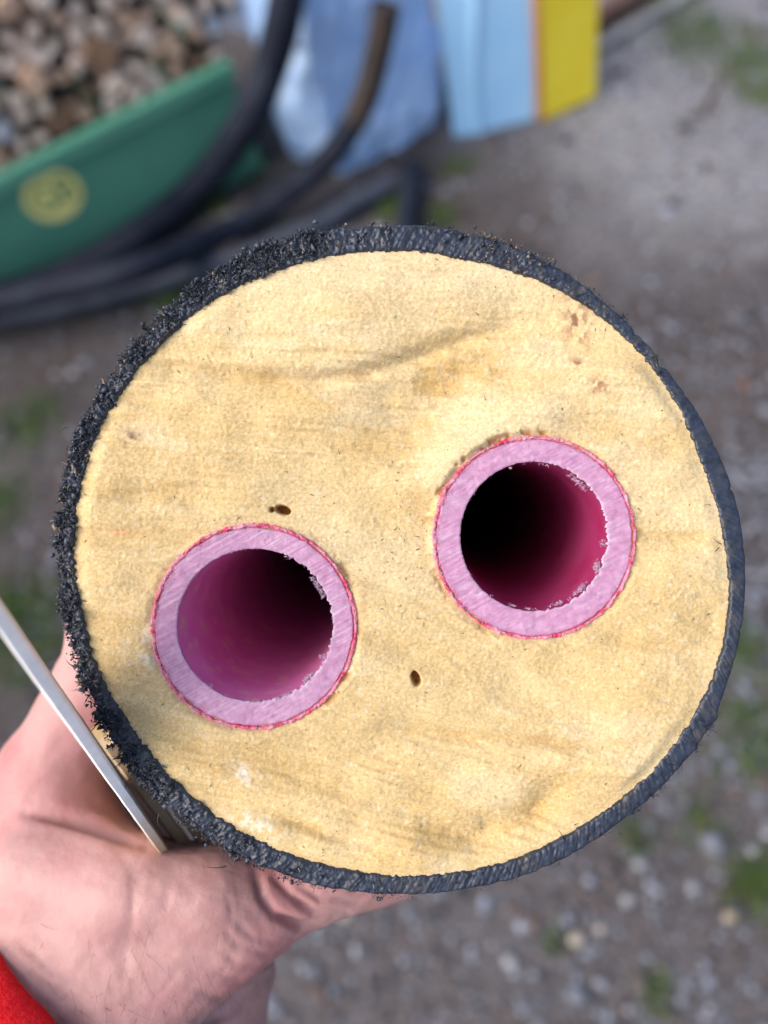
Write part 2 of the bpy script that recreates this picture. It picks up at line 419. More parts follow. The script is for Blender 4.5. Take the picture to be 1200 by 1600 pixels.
def pipe_length(name, pts, rad, mat, label, brown_to=None, group='leftover lengths of black pipe on the ground'):
    path = catmull(pts, 26)
    seg = np.r_[0, np.cumsum(np.linalg.norm(np.diff(path, axis=0), axis=1))]
    rr = rad * (1 + .012 * np.sin(seg * 2 * math.pi / .03))
    v, f, a, b, tan = tube(path, rr)
    root = thing(name, path[len(path) // 2] * np.array([1, 1, 0]), label, 'pipe', group)
    n = len(path); mi = None; mats = [mat]
    if brown_to is not None:
        mats = [mat, M_hosebrown]; mi = np.repeat((seg[:-1] < brown_to).astype(int), 28)
    mesh('jacket', v, f, parent=root, mats=mats, mi=mi)
    for e, s in ((0, -1), (n - 1, 1)):           # cut ends: foam disc set just inside the jacket
        th = np.linspace(0, 2 * math.pi, 28, endpoint=False)
        rg = [path[e] - tan[e] * s * .003]
        ring = path[e] - tan[e] * s * .003 + (a[e] * np.cos(th)[:, None] + b[e] * np.sin(th)[:, None]) * rad * 1.0
        mesh('foam_core', np.vstack([rg, ring]), [[0, 1 + k, 1 + (k + 1) % 28] for k in range(28)], M_hosebrown if brown_to else M_foam_plain, root, smooth=False)
    return root

M_foam_plain = pm('foam_far', (0.5, 0.42, 0.26), (0.6, 0.5, 0.32), 80, 0.9)

def gp(u, v, z):
    return ground(u, v, z)

HR = .048
# A: rises at the left of the blue bag, sweeps down in front of the green tub
pipe_length('black_pipe', [at_y(470, -160, 2.14), at_y(447, 0, 2.14), at_y(425, 95, 2.14), at_y(385, 190, 2.13), gp(310, 290, .085), gp(200, 378, .065), gp(70, 442, .055), gp(-90, 486, .055), gp(-330, 500, .06)],
            HR, M_hose, 'thick black pipe sweeping in front of the green tub and up beside the blue bag')
# B: free end standing up in front of the bag
pipe_length('black_pipe', [at_y(604, 8, 2.06), at_y(592, 75, 2.06), at_y(568, 160, 2.05), at_y(523, 235, 2.06), gp(455, 298, .09), gp(360, 358, .065), gp(230, 415, .175), gp(90, 452, .172), gp(-80, 486, .17), gp(-300, 520, .12)],
            .037, M_hose, 'black pipe with a muddy brown free end raised in front of the blue bag', brown_to=.30)
# C: length lying nearest to the camera, lit top painted as a paler jacket
pipe_length('black_pipe', [gp(615, 285, .04), gp(560, 315, .04), gp(490, 355, .04), gp(395, 395, .042), gp(250, 440, .05), gp(100, 480, .05), gp(-60, 508, .05), gp(-300, 540, .05)],
            .030, M_hosegrey, 'grey black pipe lying flat, nearest of the pipes on the ground')
# D: short end pointing at the camera
pipe_length('black_pipe', [gp(645, 262, .045), gp(638, 330, .045), gp(628, 420, .045), gp(610, 560, .045), gp(590, 700, .045)],
            .032, M_hose, 'short black pipe stub on the gravel directly above the foam face')

# ------------------------------------------------------------------ green tub with firewood
T0 = np.array([0.005, 2.35, 0.0]); TX = np.array([-.977, -.213, 0]); TY = np.array([-.213, .977, 0]) * 1.0
TY = np.array([.213, -.977, 0]) * -1
def tp(a, b, c):                # along the front to the left, backwards, up
    return T0 + TX * a + TY * b + np.array([0, 0, c])
def tbox(a0, a1, b0, b1, c0, c1, fl=0.0):
    """box in tub frame, top flared towards the front by fl"""
    pts = []
    for c, s in ((c0, 0), (c1, fl)):
        pts += [tp(a0, b0 - s, c), tp(a1, b0 - s, c), tp(a1, b1 - s, c), tp(a0, b1 - s, c)]
    return np.array(pts), [[0, 1, 2, 3], [7, 6, 5, 4], [0, 4, 5, 1], [1, 5, 6, 2], [2, 6, 7, 3], [3, 7, 4, 0]]
tub = thing('wood_tub', T0, 'long green painted tub with a round yellow emblem, filled with firewood', 'tub')
L_, D_, H_ = 2.0, .55, .342
mesh('floor', *tbox(.012, L_ - .012, .012, D_ - .012, .01, .022), M_green, tub, smooth=False)
fw = mesh('front_wall', *tbox(0, L_, 0, .012, .01, H_, .03), M_green, tub, smooth=False)
mesh('rear_wall', *tbox(0, L_, D_ - .012, D_, .01, H_), M_green, tub, smooth=False)
mesh('side_wall', *tbox(-.012, 0, -.002, D_, .01, H_), M_green, tub, smooth=False)
mesh('side_wall', *tbox(L_, L_ + .012, -.002, D_, .01, H_), M_green, tub, smooth=False)
rim = mesh('rim', *tbox(-.014, L_ + .02, -.052, -.010, H_ - .008, H_ + .032), M_green, tub, smooth=False)
# emblem: ring, disc and three upright strokes, standing 2 mm off the wall
ec = np.array([.618, .252])
def on_wall(a, c, off):
    return tp(a, -.03 * (c - .01) / (H_ - .01) - off, c)
def emb(name, pts2, off, mat, par):
    v = np.array([on_wall(ec[0] + p[0], ec[1] + p[1], off) for p in pts2] + [on_wall(ec[0] + p[0], ec[1] + p[1], off - .002) for p in pts2]); n = len(pts2)
    return mesh(name, v, [list(range(n))] + [[k, (k + 1) % n, n + (k + 1) % n, n + k] for k in range(n)], mat, par, smooth=False)
th = np.linspace(0, 2 * math.pi, 40, endpoint=False)
em = emb('emblem', [(.086 * math.cos(a), .080 * math.sin(a)) for a in th], .004, M_yellow, tub)
M_emb = pm('green_print', (0.20, 0.32, 0.13), (0.25, 0.36, 0.15), 30, .6)
fc = bpy.data.curves.new('emblem_letters', 'FONT'); fc.body = 'GB'; fc.size = .118; fc.extrude = .001; fc.align_x = 'CENTER'; fc.align_y = 'CENTER'; fc.offset = .0015
fo = bpy.data.objects.new('tmp_text', fc); scene.collection.objects.link(fo)
fm = bpy.data.meshes.new_from_object(fo.evaluated_get(bpy.context.evaluated_depsgraph_get())); bpy.data.objects.remove(fo)
fv_ = np.empty(len(fm.vertices) * 3, np.float32); fm.vertices.foreach_get('co', fv_); fv_ = fv_.reshape(-1, 3)
fm.vertices.foreach_set('co', np.array([on_wall(ec[0] - p[0] * .9, ec[1] + p[1], .0055 + p[2]) - T0 for p in fv_], np.float32).ravel())
fm.materials.clear(); fm.materials.append(M_emb); fm.update(); fm.name = 'emblem_letters'
fo = bpy.data.objects.new('emblem_letters', fm); link(fo, em)

def make_log(seed, r, ln):
    g = np.random.default_rng(seed)
    kind = g.choice(3, p=[.15, .35, .5]); m = [12, 7, 5][kind]
    a0 = 0; a1 = [2 * math.pi, math.pi, math.pi * .62][kind]
    arc = np.linspace(a0, a1, m, endpoint=(kind != 0))
    pts = [(r * (1 + g.normal() * .05) * math.cos(a), r * (1 + g.normal() * .09) * math.sin(a)) for a in arc]
    if kind == 2: pts.append((g.normal() * r * .08, g.normal() * r * .08))
    pts = np.array(pts) * [1, .85, .9][kind] * [1, 1.12, 1.25][kind]; pts -= pts.mean(0)
    n = len(pts); v = []
    for k, (y, s) in enumerate(((0, .93), (.012, 1), (ln * .5, 1.03), (ln - .012, 1), (ln, .93))):
        jit = 1 + g.normal(size=n) * .02
        v += [(p[0] * s * q, y + g.normal() * .002, p[1] * s * q) for p, q in zip(pts, jit)]
    f = [list(range(n)), list(range(4 * n, 5 * n))[::-1]]; mi = [0, 0]
    for k in range(4):
        for q in range(n):
            f.append([k * n + q, k * n + (q + 1) % n, (k + 1) * n + (q + 1) % n, (k + 1) * n + q]); mi.append(1)
    return v, f, mi
LOGM = {}
for ck in LOGC:
    LOGM[ck] = []
    for s in range(5):
        v, f, mi = make_log(hash(ck) % 7 * 0 + s * 13 + list(LOGC).index(ck), .043, .30)
        me = bpy.data.meshes.new('firewood_log'); me.from_pydata(v, [], f); me.update()
        me.materials.append(M_log[ck]); me.materials.append(M_bark if s % 2 else M_log[ck])
        me.polygons.foreach_set('material_index', np.array(mi, np.int32)); LOGM[ck].append(me)
LKIND = {'pale': 'pale cream', 'tan': 'orange tan', 'grey': 'weathered blue grey', 'brown': 'dark brown'}
ORD = 'first second third fourth fifth sixth seventh eighth ninth tenth eleventh twelfth thirteenth fourteenth fifteenth sixteenth seventeenth eighteenth nineteenth twentieth twenty-first twenty-second twenty-third twenty-fourth twenty-fifth twenty-sixth'.split()
g = np.random.default_rng(77)
rotz = math.atan2(TX[1], TX[0]) + math.pi
row = 0; zc = .315
while zc < .78:
    a = -.03 + (.035 if row % 2 else 0) - (.05 + .012 * row if row > 1 else 0)
    nth = 0
    while a < 1.15 and nth < 26:
        ck = g.choice(['pale', 'tan', 'grey', 'brown'], p=[.46, .36, .05, .13])
        sc = g.uniform(.6, 1.15)
        if True:
            o = bpy.data.objects.new('firewood_log', LOGM[ck][g.integers(0, 5)])
            p = tp(max(a, .055) if zc < .33 else a, .032 + g.uniform(0, .03), zc + g.normal() * .008)
            o.matrix_world = Matrix.Translation(p) @ Matrix.Rotation(rotz, 4, 'Z') @ Matrix.Rotation(g.uniform(0, 6.28), 4, 'Y') @ Matrix.Scale(sc, 4)
            link(o); tag(o, '%s split log, %s from the right in the %s row above the rim' % (LKIND[ck], ORD[nth], ORD[row]), 'log', 'firewood logs stacked in the green tub'); nth += 1
        a += .070 * (.55 + .45 * sc) + g.uniform(-.008, .010)
    zc += .060; row += 1

# ------------------------------------------------------------------ blue bag, blue panel, yellow panel
def soft_prism(name, base, height, lean, amp, seed, mat, label, cat, nz=60, per=40, round_=.03):
    """upright sack with the given base outline (world xy) and wrinkled sides"""
    base = np.asarray(base, float); k = len(base)
    pts = []
    for i in range(k):
        a, b = base[i], base[(i + 1) % k]
        for t in np.linspace(0, 1, per, endpoint=False): pts.append(a * (1 - t) + b * t)
    pts = np.array(pts)
    for _ in range(6): pts = (pts + np.roll(pts, 1, 0) + np.roll(pts, -1, 0)) / 3
    cen = pts.mean(0); n = len(pts); V = []
    for z in np.linspace(0, 1, nz):
        s = 1 - .10 * max(0, .08 - z) / .08 - .25 * max(0, z - .9) / .1
        q = cen + (pts - cen) * s
        nrm = (pts - cen) / np.linalg.norm(pts - cen, axis=1, keepdims=True)
        zz = z * height
        wv = (fbm(pts[:, 0] * 7 + zz * 1.5, pts[:, 1] * 7, np.full(n, zz * 5), seed=seed) - .5) * amp + (np.abs(fbm(pts[:, 0] * 14 - zz * 6, pts[:, 1] * 14, np.full(n, zz * 7), seed=seed + 9) - .5)) * amp * .9
        q = q + nrm * wv[:, None] + np.array(lean) * zz
        V.append(np.c_[q, np.full(n, zz + .004)])
    V = np.concatenate(V); top = len(V)
    V = np.vstack([V, [[*(cen + np.array(lean) * height), height + .02]], [[*cen, .004]]])
    F = [list(x) for x in grid_faces(nz, n, wrap_m=True)]
    F += [[(nz - 1) * n + i, (nz - 1) * n + (i + 1) % n, top] for i in range(n)] + [[(i + 1) % n, i, top + 1] for i in range(n)]
    o = mesh(name, V, F, mat, origin=(*cen, 0)); return tag(o, label, cat)
g1, g2, g3 = ground(455, 255), ground(530, 280), ground(692, 196)
back = np.array([.02, .30, 0])
soft_prism('plastic_bag', [g1[:2], g2[:2], g3[:2], (g3 + back)[:2], (g1 + back * .7)[:2]], .85, (.03, .06), .06, 21, M_bluebag,
           'crumpled light blue plastic bag standing behind the raised pipe end', 'bag')

def panel(name, ga, gb, height, thick, mat, label, edge=None, fold=None, lean=.06):
    ga = np.array(ga); gb = np.array(gb); ex = gb - ga; wd = np.linalg.norm(ex); ex /= wd
    ey = np.array([-ex[1], ex[0], 0]);
    if ey[1] < 0: ey = -ey
    root = thing(name, ga * np.array([1, 1, 0]), label, 'panel')
    nu, nv = 24, 50; V = []
    for side in (0, 1):
        for i in range(nu):
            for j in range(nv):
                uu = i / (nu - 1) * wd; vv = j / (nv - 1) * height
                d = side * thick + lean * vv
                if fold and side == 0: d += fold(uu / wd, vv)
                V.append(ga + ex * uu + ey * d + np.array([0, 0, vv + .003]))
    V = np.array(V); f = grid_faces(nu, nv); n = nu * nv
    F = [list(x) for x in f] + [list(x + n)[::-1] for x in f]
    ring = [i * nv for i in range(nu)] + [(nu - 1) * nv + j for j in range(1, nv)] + [i * nv + nv - 1 for i in range(nu - 2, -1, -1)] + [j for j in range(nv - 2, 0, -1)]
    F += [[ring[k], ring[(k + 1) % len(ring)], ring[(k + 1) % len(ring)] + n, ring[k] + n] for k in range(len(ring))]
    mesh('board', V, F, mat, root, smooth=False)
    if edge:
        a = ga - ex * .009 - ey * .004; b = ga + ex * .0 - ey * .004; q = []
        for p in (a, b, b + ey * (thick + .006), a + ey * (thick + .006)):
            q += [p + np.array([0, 0, .003]), p + ey * lean * height + np.array([0, 0, height])]
        mesh('edge_strip', np.array(q), [[0, 2, 4, 6], [1, 7, 5, 3], [0, 1, 3, 2], [2, 3, 5, 4], [4, 5, 7, 6], [6, 7, 1, 0]], edge, root, smooth=False)
    return root
pa, pb = ground(712, 219), ground(836, 187)
panel('blue_panel', pa, pb, .8, .05, M_bluepan, 'smooth light blue panel standing between the blue bag and the yellow panel',
      fold=lambda x, z: .05 * max(0., (.28 + .55 * max(0, z - .18)) - x) - .012 * math.exp(-((x - (.30 + .5 * max(0, z - .18))) / .05) ** 2))
pa2, pb2 = ground(848, 190), ground(931, 152)
panel('yellow_panel', pa2, pb2, .8, .05, M_yelpan, 'bright yellow panel with an orange left edge standing on the ground', edge=M_orange)

# board and pale kerb behind, at the upper right
def strip(name, ga, gb, wdt, h, mat, label, cat):
    ga = np.array(ga); gb = np.array(gb); ex = gb - ga; ln = np.linalg.norm(ex); ex /= ln; ey = np.array([-ex[1], ex[0], 0])
    n = 40; V = []
    prof = [(0, -.02), (0, h * .85), (wdt * .08, h), (wdt * .92, h), (wdt, h * .85), (wdt, -.02)]
    for i in range(n):
        for k, (b, c) in enumerate(prof):
            j = (random.random() - .5) * .006
            V.append(ga + ex * ln * i / (n - 1) + ey * (b + j) + np.array([0, 0, c + j * .5]))
    F = [list(x) for x in grid_faces(n, 6, wrap_m=True)] + [list(range(6)), list(range((n - 1) * 6, n * 6))[::-1]]
    return tag(mesh(name, np.array(V), F, mat, origin=ga, smooth=False), label, cat)
strip('kerb_stone', ground(930, 92), ground(1120, -20), .035, .03, M_kerb, 'pale concrete kerb running away behind the yellow panel', 'kerb')
strip('edging_board', ground(925, 62), ground(1085, -40), .07, .06, M_board, 'reddish brown timber board lying beyond the pale kerb', 'board')
tw = [ground(1096, 182, .006), ground(1112, 150, .008), ground(1128, 128, .007), ground(1145, 100, .006)]
v, f, *_ = tube(catmull(tw, 8), np.linspace(.011, .006, 25), 8)
tag(mesh('twig', v, f, M_twig, origin=tw[0]), 'short brown twig lying on the pale ground at upper right', 'twig')

# ------------------------------------------------------------------ the cut pre-insulated pipe
D0 = 0.157; S = D0 / FPX
AX = np.array([0.034, -0.051, 1.0])            # pipe axis in camera space, per unit depth
LEN = 0.60
def fpx(u, v, h):
    """photo pixel on the cut face, h metres towards the camera"""
    u = np.asarray(u, float); v = np.asarray(v, float); h = np.asarray(h, float)
    return c2w(np.stack([(u - 600) * S, (v - 800) * S, D0 - h + 0 * u], -1))
def fdeep(u, v, s):
    u = np.asarray(u, float); v = np.asarray(v, float); s = np.asarray(s, float)
    return c2w(np.stack([(u - 600) * S + AX[0] * s, (v - 800) * S + AX[1] * s, D0 + s + 0 * u], -1))
CU, CV = 630., 873.
OUT = [(600, 352), (700, 357), (760, 369), (830, 395), (900, 435), (950, 475), (1000, 525), (1040, 575), (1080, 628), (1110, 680), (1137, 740), (1155, 800), (1165, 870), (1165, 930), (1156, 1000), (1140, 1060), (1115, 1128), (1080, 1180), (1020, 1243), (960, 1293), (900, 1333), (830, 1365), (760, 1385), (690, 1396), (620, 1400), (550, 1395), (480, 1381), (410, 1357), (350, 1327), (300, 1291), (240, 1238), (195, 1187), (155, 1125), (126, 1060), (110, 1000), (99, 940), (94, 880), (95, 820), (105, 740), (126, 675), (162, 607), (203, 550), (250, 498), (302, 452), (362, 412), (430, 381), (510, 360)]
INN = [(600, 392), (660, 393), (720, 404), (780, 418), (850, 441), (895, 464), (940, 495), (985, 535), (1020, 578), (1050, 622), (1075, 670), (1097, 730), (1119, 790), (1131, 850), (1139, 905), (1138, 960), (1130, 1012), (1110, 1070), (1082, 1120), (1050, 1165), (1000, 1220), (950, 1264), (880, 1309), (800, 1345), (720, 1362), (620, 1368), (560, 1362), (480, 1345), (400, 1311), (330, 1270), (280, 1227), (230, 1170), (182, 1100), (151, 1040), (131, 970), (119, 900), (116, 850), (121, 800), (136, 730), (161, 660), (190, 612), (230, 560), (270, 520), (322, 477), (400, 436), (470, 411), (540, 397)]
def polar(pts):
    p = np.array(pts, float) - (CU, CV); a = np.arctan2(p[:, 1], p[:, 0]); r = np.hypot(p[:, 0], p[:, 1]); o = np.argsort(a); a = a[o]; r = r[o]
    a = np.r_[a[-3:] - 2 * math.pi, a, a[:3] + 2 * math.pi]; r = np.r_[r[-3:], r, r[:3]]
    fine = np.linspace(-math.pi, math.pi, 721)[:-1]; rf = np.interp(fine, a, r)
    for _ in range(8): rf = (np.roll(rf, 1) + 2 * rf + np.roll(rf, -1)) / 4
    return np.r_[fine, math.pi], np.r_[rf, rf[0]]
AO, RO = polar(OUT); AI, RI = polar(INN)
r_out = lambda a: np.interp(a, AO, RO)
r_in = lambda a: np.interp(a, AI, RI)
# roughness of the saw cut round the rim: 1 at the torn left side, 0 at the clean right side
RA = np.radians([-180, -150, -125, -105, -90, -75, -60, -45, -20, 0, 20, 40, 60, 80, 100, 120, 140, 160, 180])
RV = [1, .9, .95, .75, .3, .4, .3, .2, .1, .08, .08, .2, .18, .22, .35, .65, .85, .9, 1]
rough_at = lambda a: np.interp(a, RA, RV)

org = fpx(CU, CV, 0)
pipe = thing('insulated_pipe', org, 'cut end of a black jacketed pipe with cream foam and two pink inner pipes', 'pipe')

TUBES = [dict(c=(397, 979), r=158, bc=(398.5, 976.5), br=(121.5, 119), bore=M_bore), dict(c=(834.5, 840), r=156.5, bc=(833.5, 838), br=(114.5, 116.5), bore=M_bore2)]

# ---- foam face: height field
STEP = 1.75
us = np.arange(85, 1180, STEP); vs_ = np.arange(345, 1405, STEP)
UU, VV = np.meshgrid(us, vs_, indexing='ij')
ang = np.arctan2(VV - CV, UU - CU); rad = np.hypot(UU - CU, VV - CV)
tilt = 0.08 + 0.16 * sstep(700, 1150, VV)              # saw lines lean down to the right in the lower half
al = UU * np.cos(tilt) + VV * np.sin(tilt); ac = -UU * np.sin(tilt) + VV * np.cos(tilt)
ac = ac + 26 * (fbm(UU / 210, VV / 210, seed=4) - .5)
str1 = fbm(al / 260, ac / 30, seed=21, octv=4); str2 = fbm(al / 120, ac / 11, seed=22, octv=3)
big = fbm(UU / 170, VV / 120, seed=23, octv=3)
gr1 = fbm(UU / 6, VV / 5, seed=24, octv=3); gr2 = vn(UU / 3.1, VV / 3.0, seed=25)
H = (big - .5) * 4.0 + (str1 - .5) * 2.2 + (str2 - .5) * .5 * sstep(.35, .7, fbm(UU / 130, VV / 110, seed=27)) + (vn(al / 300, ac / 6.5, seed=28) - .5) * .6 * sstep(.40, .62, fbm(UU / 150, VV / 90, seed=29)) + (gr1 - .5) * .22 + (gr2 - .5) * .12      # millimetres
valley_tan = np.zeros_like(H)
def valley(pts, wd, depth, col=0.0, skew=0.0):
    global H, valley_tan
    d, p = poly_dist(UU, VV, pts); e = np.exp(-(d / wd) ** 2) * (np.sin(np.clip(p, 0.02, .98) * math.pi) ** .5) * (.6 + .8 * fbm(UU / 40, VV / 40, seed=len(pts) + int(wd)))
    H = H - 2.0 * depth * e; valley_tan = np.maximum(valley_tan, col * e)  # colour deepens to tan along the same profile as the depth
valley([(270, 578), (400, 588), (500, 592), (570, 582), (640, 560), (740, 522), (860, 500)], 13, 1.1, .75)
valley([(400, 600), (520, 615), (650, 600)], 26, .4, .5)
valley([(640, 700), (650, 620), (720, 570), (830, 520)], 62, .9, .85)
valley([(900, 500), (770, 560), (670, 640), (610, 740)], 75, .8, .35)
valley([(520, 720), (600, 680), (680, 640)], 50, .5, .5)
valley([(640, 1280), (740, 1312), (830, 1280), (895, 1200)], 24, 1.0, .85)
valley([(610, 1240), (700, 1310), (790, 1290)], 50, .6, .55)
valley([(600, 1140), (760, 1152), (900, 1165), (1020, 1160)], 10, .5, .5)
valley([(420, 1272), (520, 1310), (640, 1345)], 9, .7, .55)
valley([(250, 1170), (380, 1200), (520, 1230), (600, 1290)], 34, .5, .5)
valley([(960, 1000), (1030, 1010), (1090, 1020)], 9, .5, .4)
valley([(985, 830), (1060, 842), (1110, 836)], 8, .4, .35)
valley([(150, 780), (260, 770), (330, 800)], 12, .35, .3)
# raised pale lip left above the right tube
d, p = poly_dist(UU, VV, [(690, 720), (760, 670), (850, 655)]); H += .9 * np.exp(-(d / 34) ** 2); lip = np.exp(-(d / 40) ** 2)
void = np.zeros_like(H)
def hole(cx, cy, rx, ry, rot, depth):
    global H, void
    c, s = math.cos(rot), math.sin(rot); x = (UU - cx) * c + (VV - cy) * s; y = -(UU - cx) * s + (VV - cy) * c
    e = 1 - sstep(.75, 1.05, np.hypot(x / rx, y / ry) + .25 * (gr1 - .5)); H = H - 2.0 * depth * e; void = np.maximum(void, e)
hole(441, 797, 14, 7.5, .25, 1.8); hole(424, 796, 4, 5, 0, .9); hole(650, 1060, 7.5, 13, -.35, 1.8)
gapn = fbm(UU / 16, VV / 16, seed=41, octv=3)
for k, (T, a0, a1, mul) in enumerate(((TUBES[1], -172, -78, 1.0), (TUBES[0], -8, 60, .75), (TUBES[1], 98, 172, .55), (TUBES[0], -70, -20, .6))):
    a = np.degrees(np.arctan2(VV - T['c'][1], UU - T['c'][0])); r = np.hypot(UU - T['c'][0], VV - T['c'][1])
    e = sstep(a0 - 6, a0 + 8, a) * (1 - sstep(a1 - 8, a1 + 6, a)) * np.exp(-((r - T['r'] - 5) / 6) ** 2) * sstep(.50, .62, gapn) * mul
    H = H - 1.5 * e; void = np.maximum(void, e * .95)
for T in TUBES:
    r = np.hypot(UU - T['c'][0], VV - T['c'][1]); e = 1 - sstep(0, 14, r - T['r']); H = np.where(r < T['r'] + 14, H * (1 - e) - .25 * e, H)
edge = sstep(0, 26, r_in(ang) - rad); H = H * (.35 + .65 * edge) - .35 * (1 - edge)
# foam colour, with light from above painted into the top of the face
cl = np.array([.64, .495, .265]); cdk = np.array([.52, .355, .145]); cw = np.array([.70, .605, .415])
mix = np.clip(.42 + (str1 - .5) * 2.2 + (big - .5) * -1.2 + (fbm(UU / 60, VV / 45, seed=51) - .5) * 1.1, 0, 1)
mix = np.clip(.02 + .42 * (1 - mix) + .75 * valley_tan, 0, 1)
C = lerp(cl, cdk, mix)
pale = np.clip(sstep(.55, .75, fbm(al / 150, ac / 60, seed=52)) * .4 + lip * .6 + .6 * (1 - sstep(400, 560, VV)), 0, .8)  # last term paints the sky-lit brightness of the upper face
C = C * (1 - pale[..., None] * .8) + cw * pale[..., None] * .8
wsp = sstep(.70, .84, vn(UU / 6.5, VV / 5.5, seed=53)) * .55 * fbm(UU / 80, VV / 80, seed=54)
C = lerp(C, cw * 1.03, wsp) if False else C * (1 - wsp[..., None]) + cw * 1.03 * wsp[..., None]
C *= (1 + (gr2 - .5)[..., None] * .16)
def patch(cx, cy, rx, ry, rot, col, amt, seed):
    global C
    c, s = math.cos(rot), math.sin(rot); x = (UU - cx) * c + (VV - cy) * s; y = -(UU - cx) * s + (VV - cy) * c
    e = np.exp(-((x / rx) ** 2 + (y / ry) ** 2)) * sstep(.40, .60, fbm(UU / 9, VV / 9, seed=seed)) * amt
    C = C * (1 - e[..., None]) + np.array(col) * e[..., None]
BR = (.30, .15, .08)
for q in ((903, 500, 22, 38, -.25, BR, 1.0, 61), (902, 568, 20, 9, .1, BR, .9, 62), (933, 603, 18, 12, .5, BR, .9, 63), (205, 685, 13, 11, 0, (.22, .12, .09), 1.0, 64), (575, 577, 9, 6, 0, (.2, .13, .07), .8, 65),
          (735, 385, 60, 14, .1, (.42, .27, .16), .7, 66), (640, 545, 30, 10, 0, BR, .3, 67), (560, 960, 8, 60, .3, (.45, .2, .1), .4, 68), (190, 832, 26, 5, .1, (.8, .3, .2), .5, 69), (1105, 880, 40, 8, 0, (.55, .36, .18), .3, 70),
          (860, 1155, 50, 10, .1, BR, .2, 71), (330, 590, 80, 9, 0, (.45, .3, .14), .35, 72), (1000, 720, 60, 40, 0, BR, .12, 73), (230, 1010, 30, 40, 0, (.75, .72, .66), .5, 74), (400, 1290, 40, 14, .4, (.72, .74, .70), .6, 75), (380, 1210, 24, 12, .6, (.85, .83, .78), .6, 76)):
    patch(*q)
dirt = sstep(.60, .80, fbm(UU / 5, VV / 5, seed=77)) * .25 * sstep(.45, .7, fbm(UU / 90, VV / 90, seed=78))
C = C * (1 - dirt[..., None]) + np.array([.35, .24, .14]) * dirt[..., None]
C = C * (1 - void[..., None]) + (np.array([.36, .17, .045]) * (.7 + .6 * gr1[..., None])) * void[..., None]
keep = rad < r_in(ang) + 5
for T in TUBES:
    keep &= np.hypot((UU - T['c'][0]), (VV - T['c'][1])) > T['r'] - 16
gf = grid_faces(len(us), len(vs_)); kf = keep.ravel()[gf].all(1); gf = gf[kf]
used = np.unique(gf); remap = np.full(UU.size, -1); remap[used] = np.arange(len(used))
fv = fpx(UU.ravel()[used], VV.ravel()[used], H.ravel()[used] * .001)
foam = mesh('foam_core', fv, remap[gf][:, ::-1], M_foam, pipe, col=C.reshape(-1, 3)[used])
hgt = lambda u, v: H[np.clip(((np.asarray(u) - us[0]) / STEP).astype(int), 0, len(us) - 1), np.clip(((np.asarray(v) - vs_[0]) / STEP).astype(int), 0, len(vs_) - 1)] * .001
# far end of the foam
th = np.linspace(-math.pi, math.pi, 121)[:-1]
fe = np.vstack([fdeep(CU, CV, LEN - .002)[None], fdeep(CU + np.cos(th) * r_in(th), CV + np.sin(th) * r_in(th), LEN - .002)])
mesh('foam_end', fe, [[0, 1 + k, 1 + (k + 1) % 120] for k in range(120)], M_foam_plain, pipe, smooth=False)

# ---- jacket
NT = 2200; th = np.linspace(-math.pi, math.pi, NT, endpoint=False)
ro, ri, rg = r_out(th), r_in(th), rough_at(th)
arc = th * 535.0
jag = (fbm(arc / 14, arc * 0 + 1, seed=81, octv=4) - .5) * 17 * rg - 2.5 * rg + (fbm(arc / 60, arc * 0 + 5, seed=82) - .5) * 10 * rg
jin = (fbm(arc / 6, arc * 0 + 9, seed=83, octv=4) - .5) * (5 + 4 * rg)
# notches in the clean side
for na, nd, nw in ((-44, 9, .008), (-37, 12, .012), (-20, 5, .006), (-12, 7, .005), (-2, 4, .004), (12, 4, .005), (27, -10, .014), (33, -8, .010), (48, -7, .008), (-30, 4, .005), (-57, 6, .008)):
    jag = jag - nd * np.exp(-((th - math.radians(na)) / nw) ** 2) * .6
cols = []; SIDE = 9
for s in (LEN, .35, .15, .06, .025, .011, .005, .0022, .0009):
    k = math.exp(-s / .0025)
    rip = 1 + .004 * math.sin(s * 900)
    cols.append(fdeep(CU + np.cos(th) * (ro * rip + jag * k), CV + np.sin(th) * (ro * rip + jag * k), np.full(NT, s)))
NR = 16
for q in range(NR + 1):
    t = q / NR
    r = (ro + jag) * (1 - t) + (ri + jin) * t
    x, y = CU + np.cos(th) * r, CV + np.sin(th) * r
    dome = .5 * (1 - (2 * t - 1) ** 6) - .1
    sl = arc + (t - .5) * 22
    roughn = (fbm(x / 5.5, y / 5.5, seed=84, octv=3) - .5) * (0.14 + 1.15 * rg) + (fbm(x / 22, y / 22, seed=85) - .5) * 1.3 * rg
    cut = -np.clip(.5 - np.abs(vn(sl / 11, sl * 0 + 3, seed=86) - .5) * 9, 0, .5) * (1 - rg) * .9 * vn(arc / 70, arc * 0, seed=88) - (vn(sl / 3.4, sl * 0 + 3, seed=87) - .5) * .16
    h = dome * .9 + roughn + cut
    if q in (0, NR): h = h - .25
    cols.append(fpx(x, y, h * .001))
for s in (.002, .006):
    cols.append(fdeep(CU + np.cos(th) * ri, CV + np.sin(th) * ri, np.full(NT, s)))
JV = np.stack(cols, 1).reshape(-1, 3); NC = len(cols)
jf = grid_faces(NT, NC, wrap_n=True); jm = ((np.arange(len(jf)) % (NC - 1)) < 6).astype(int)
jacket = mesh('jacket', JV, jf[:, ::-1], parent=pipe, mats=[M_jacket, M_jacket_out], mi=jm)

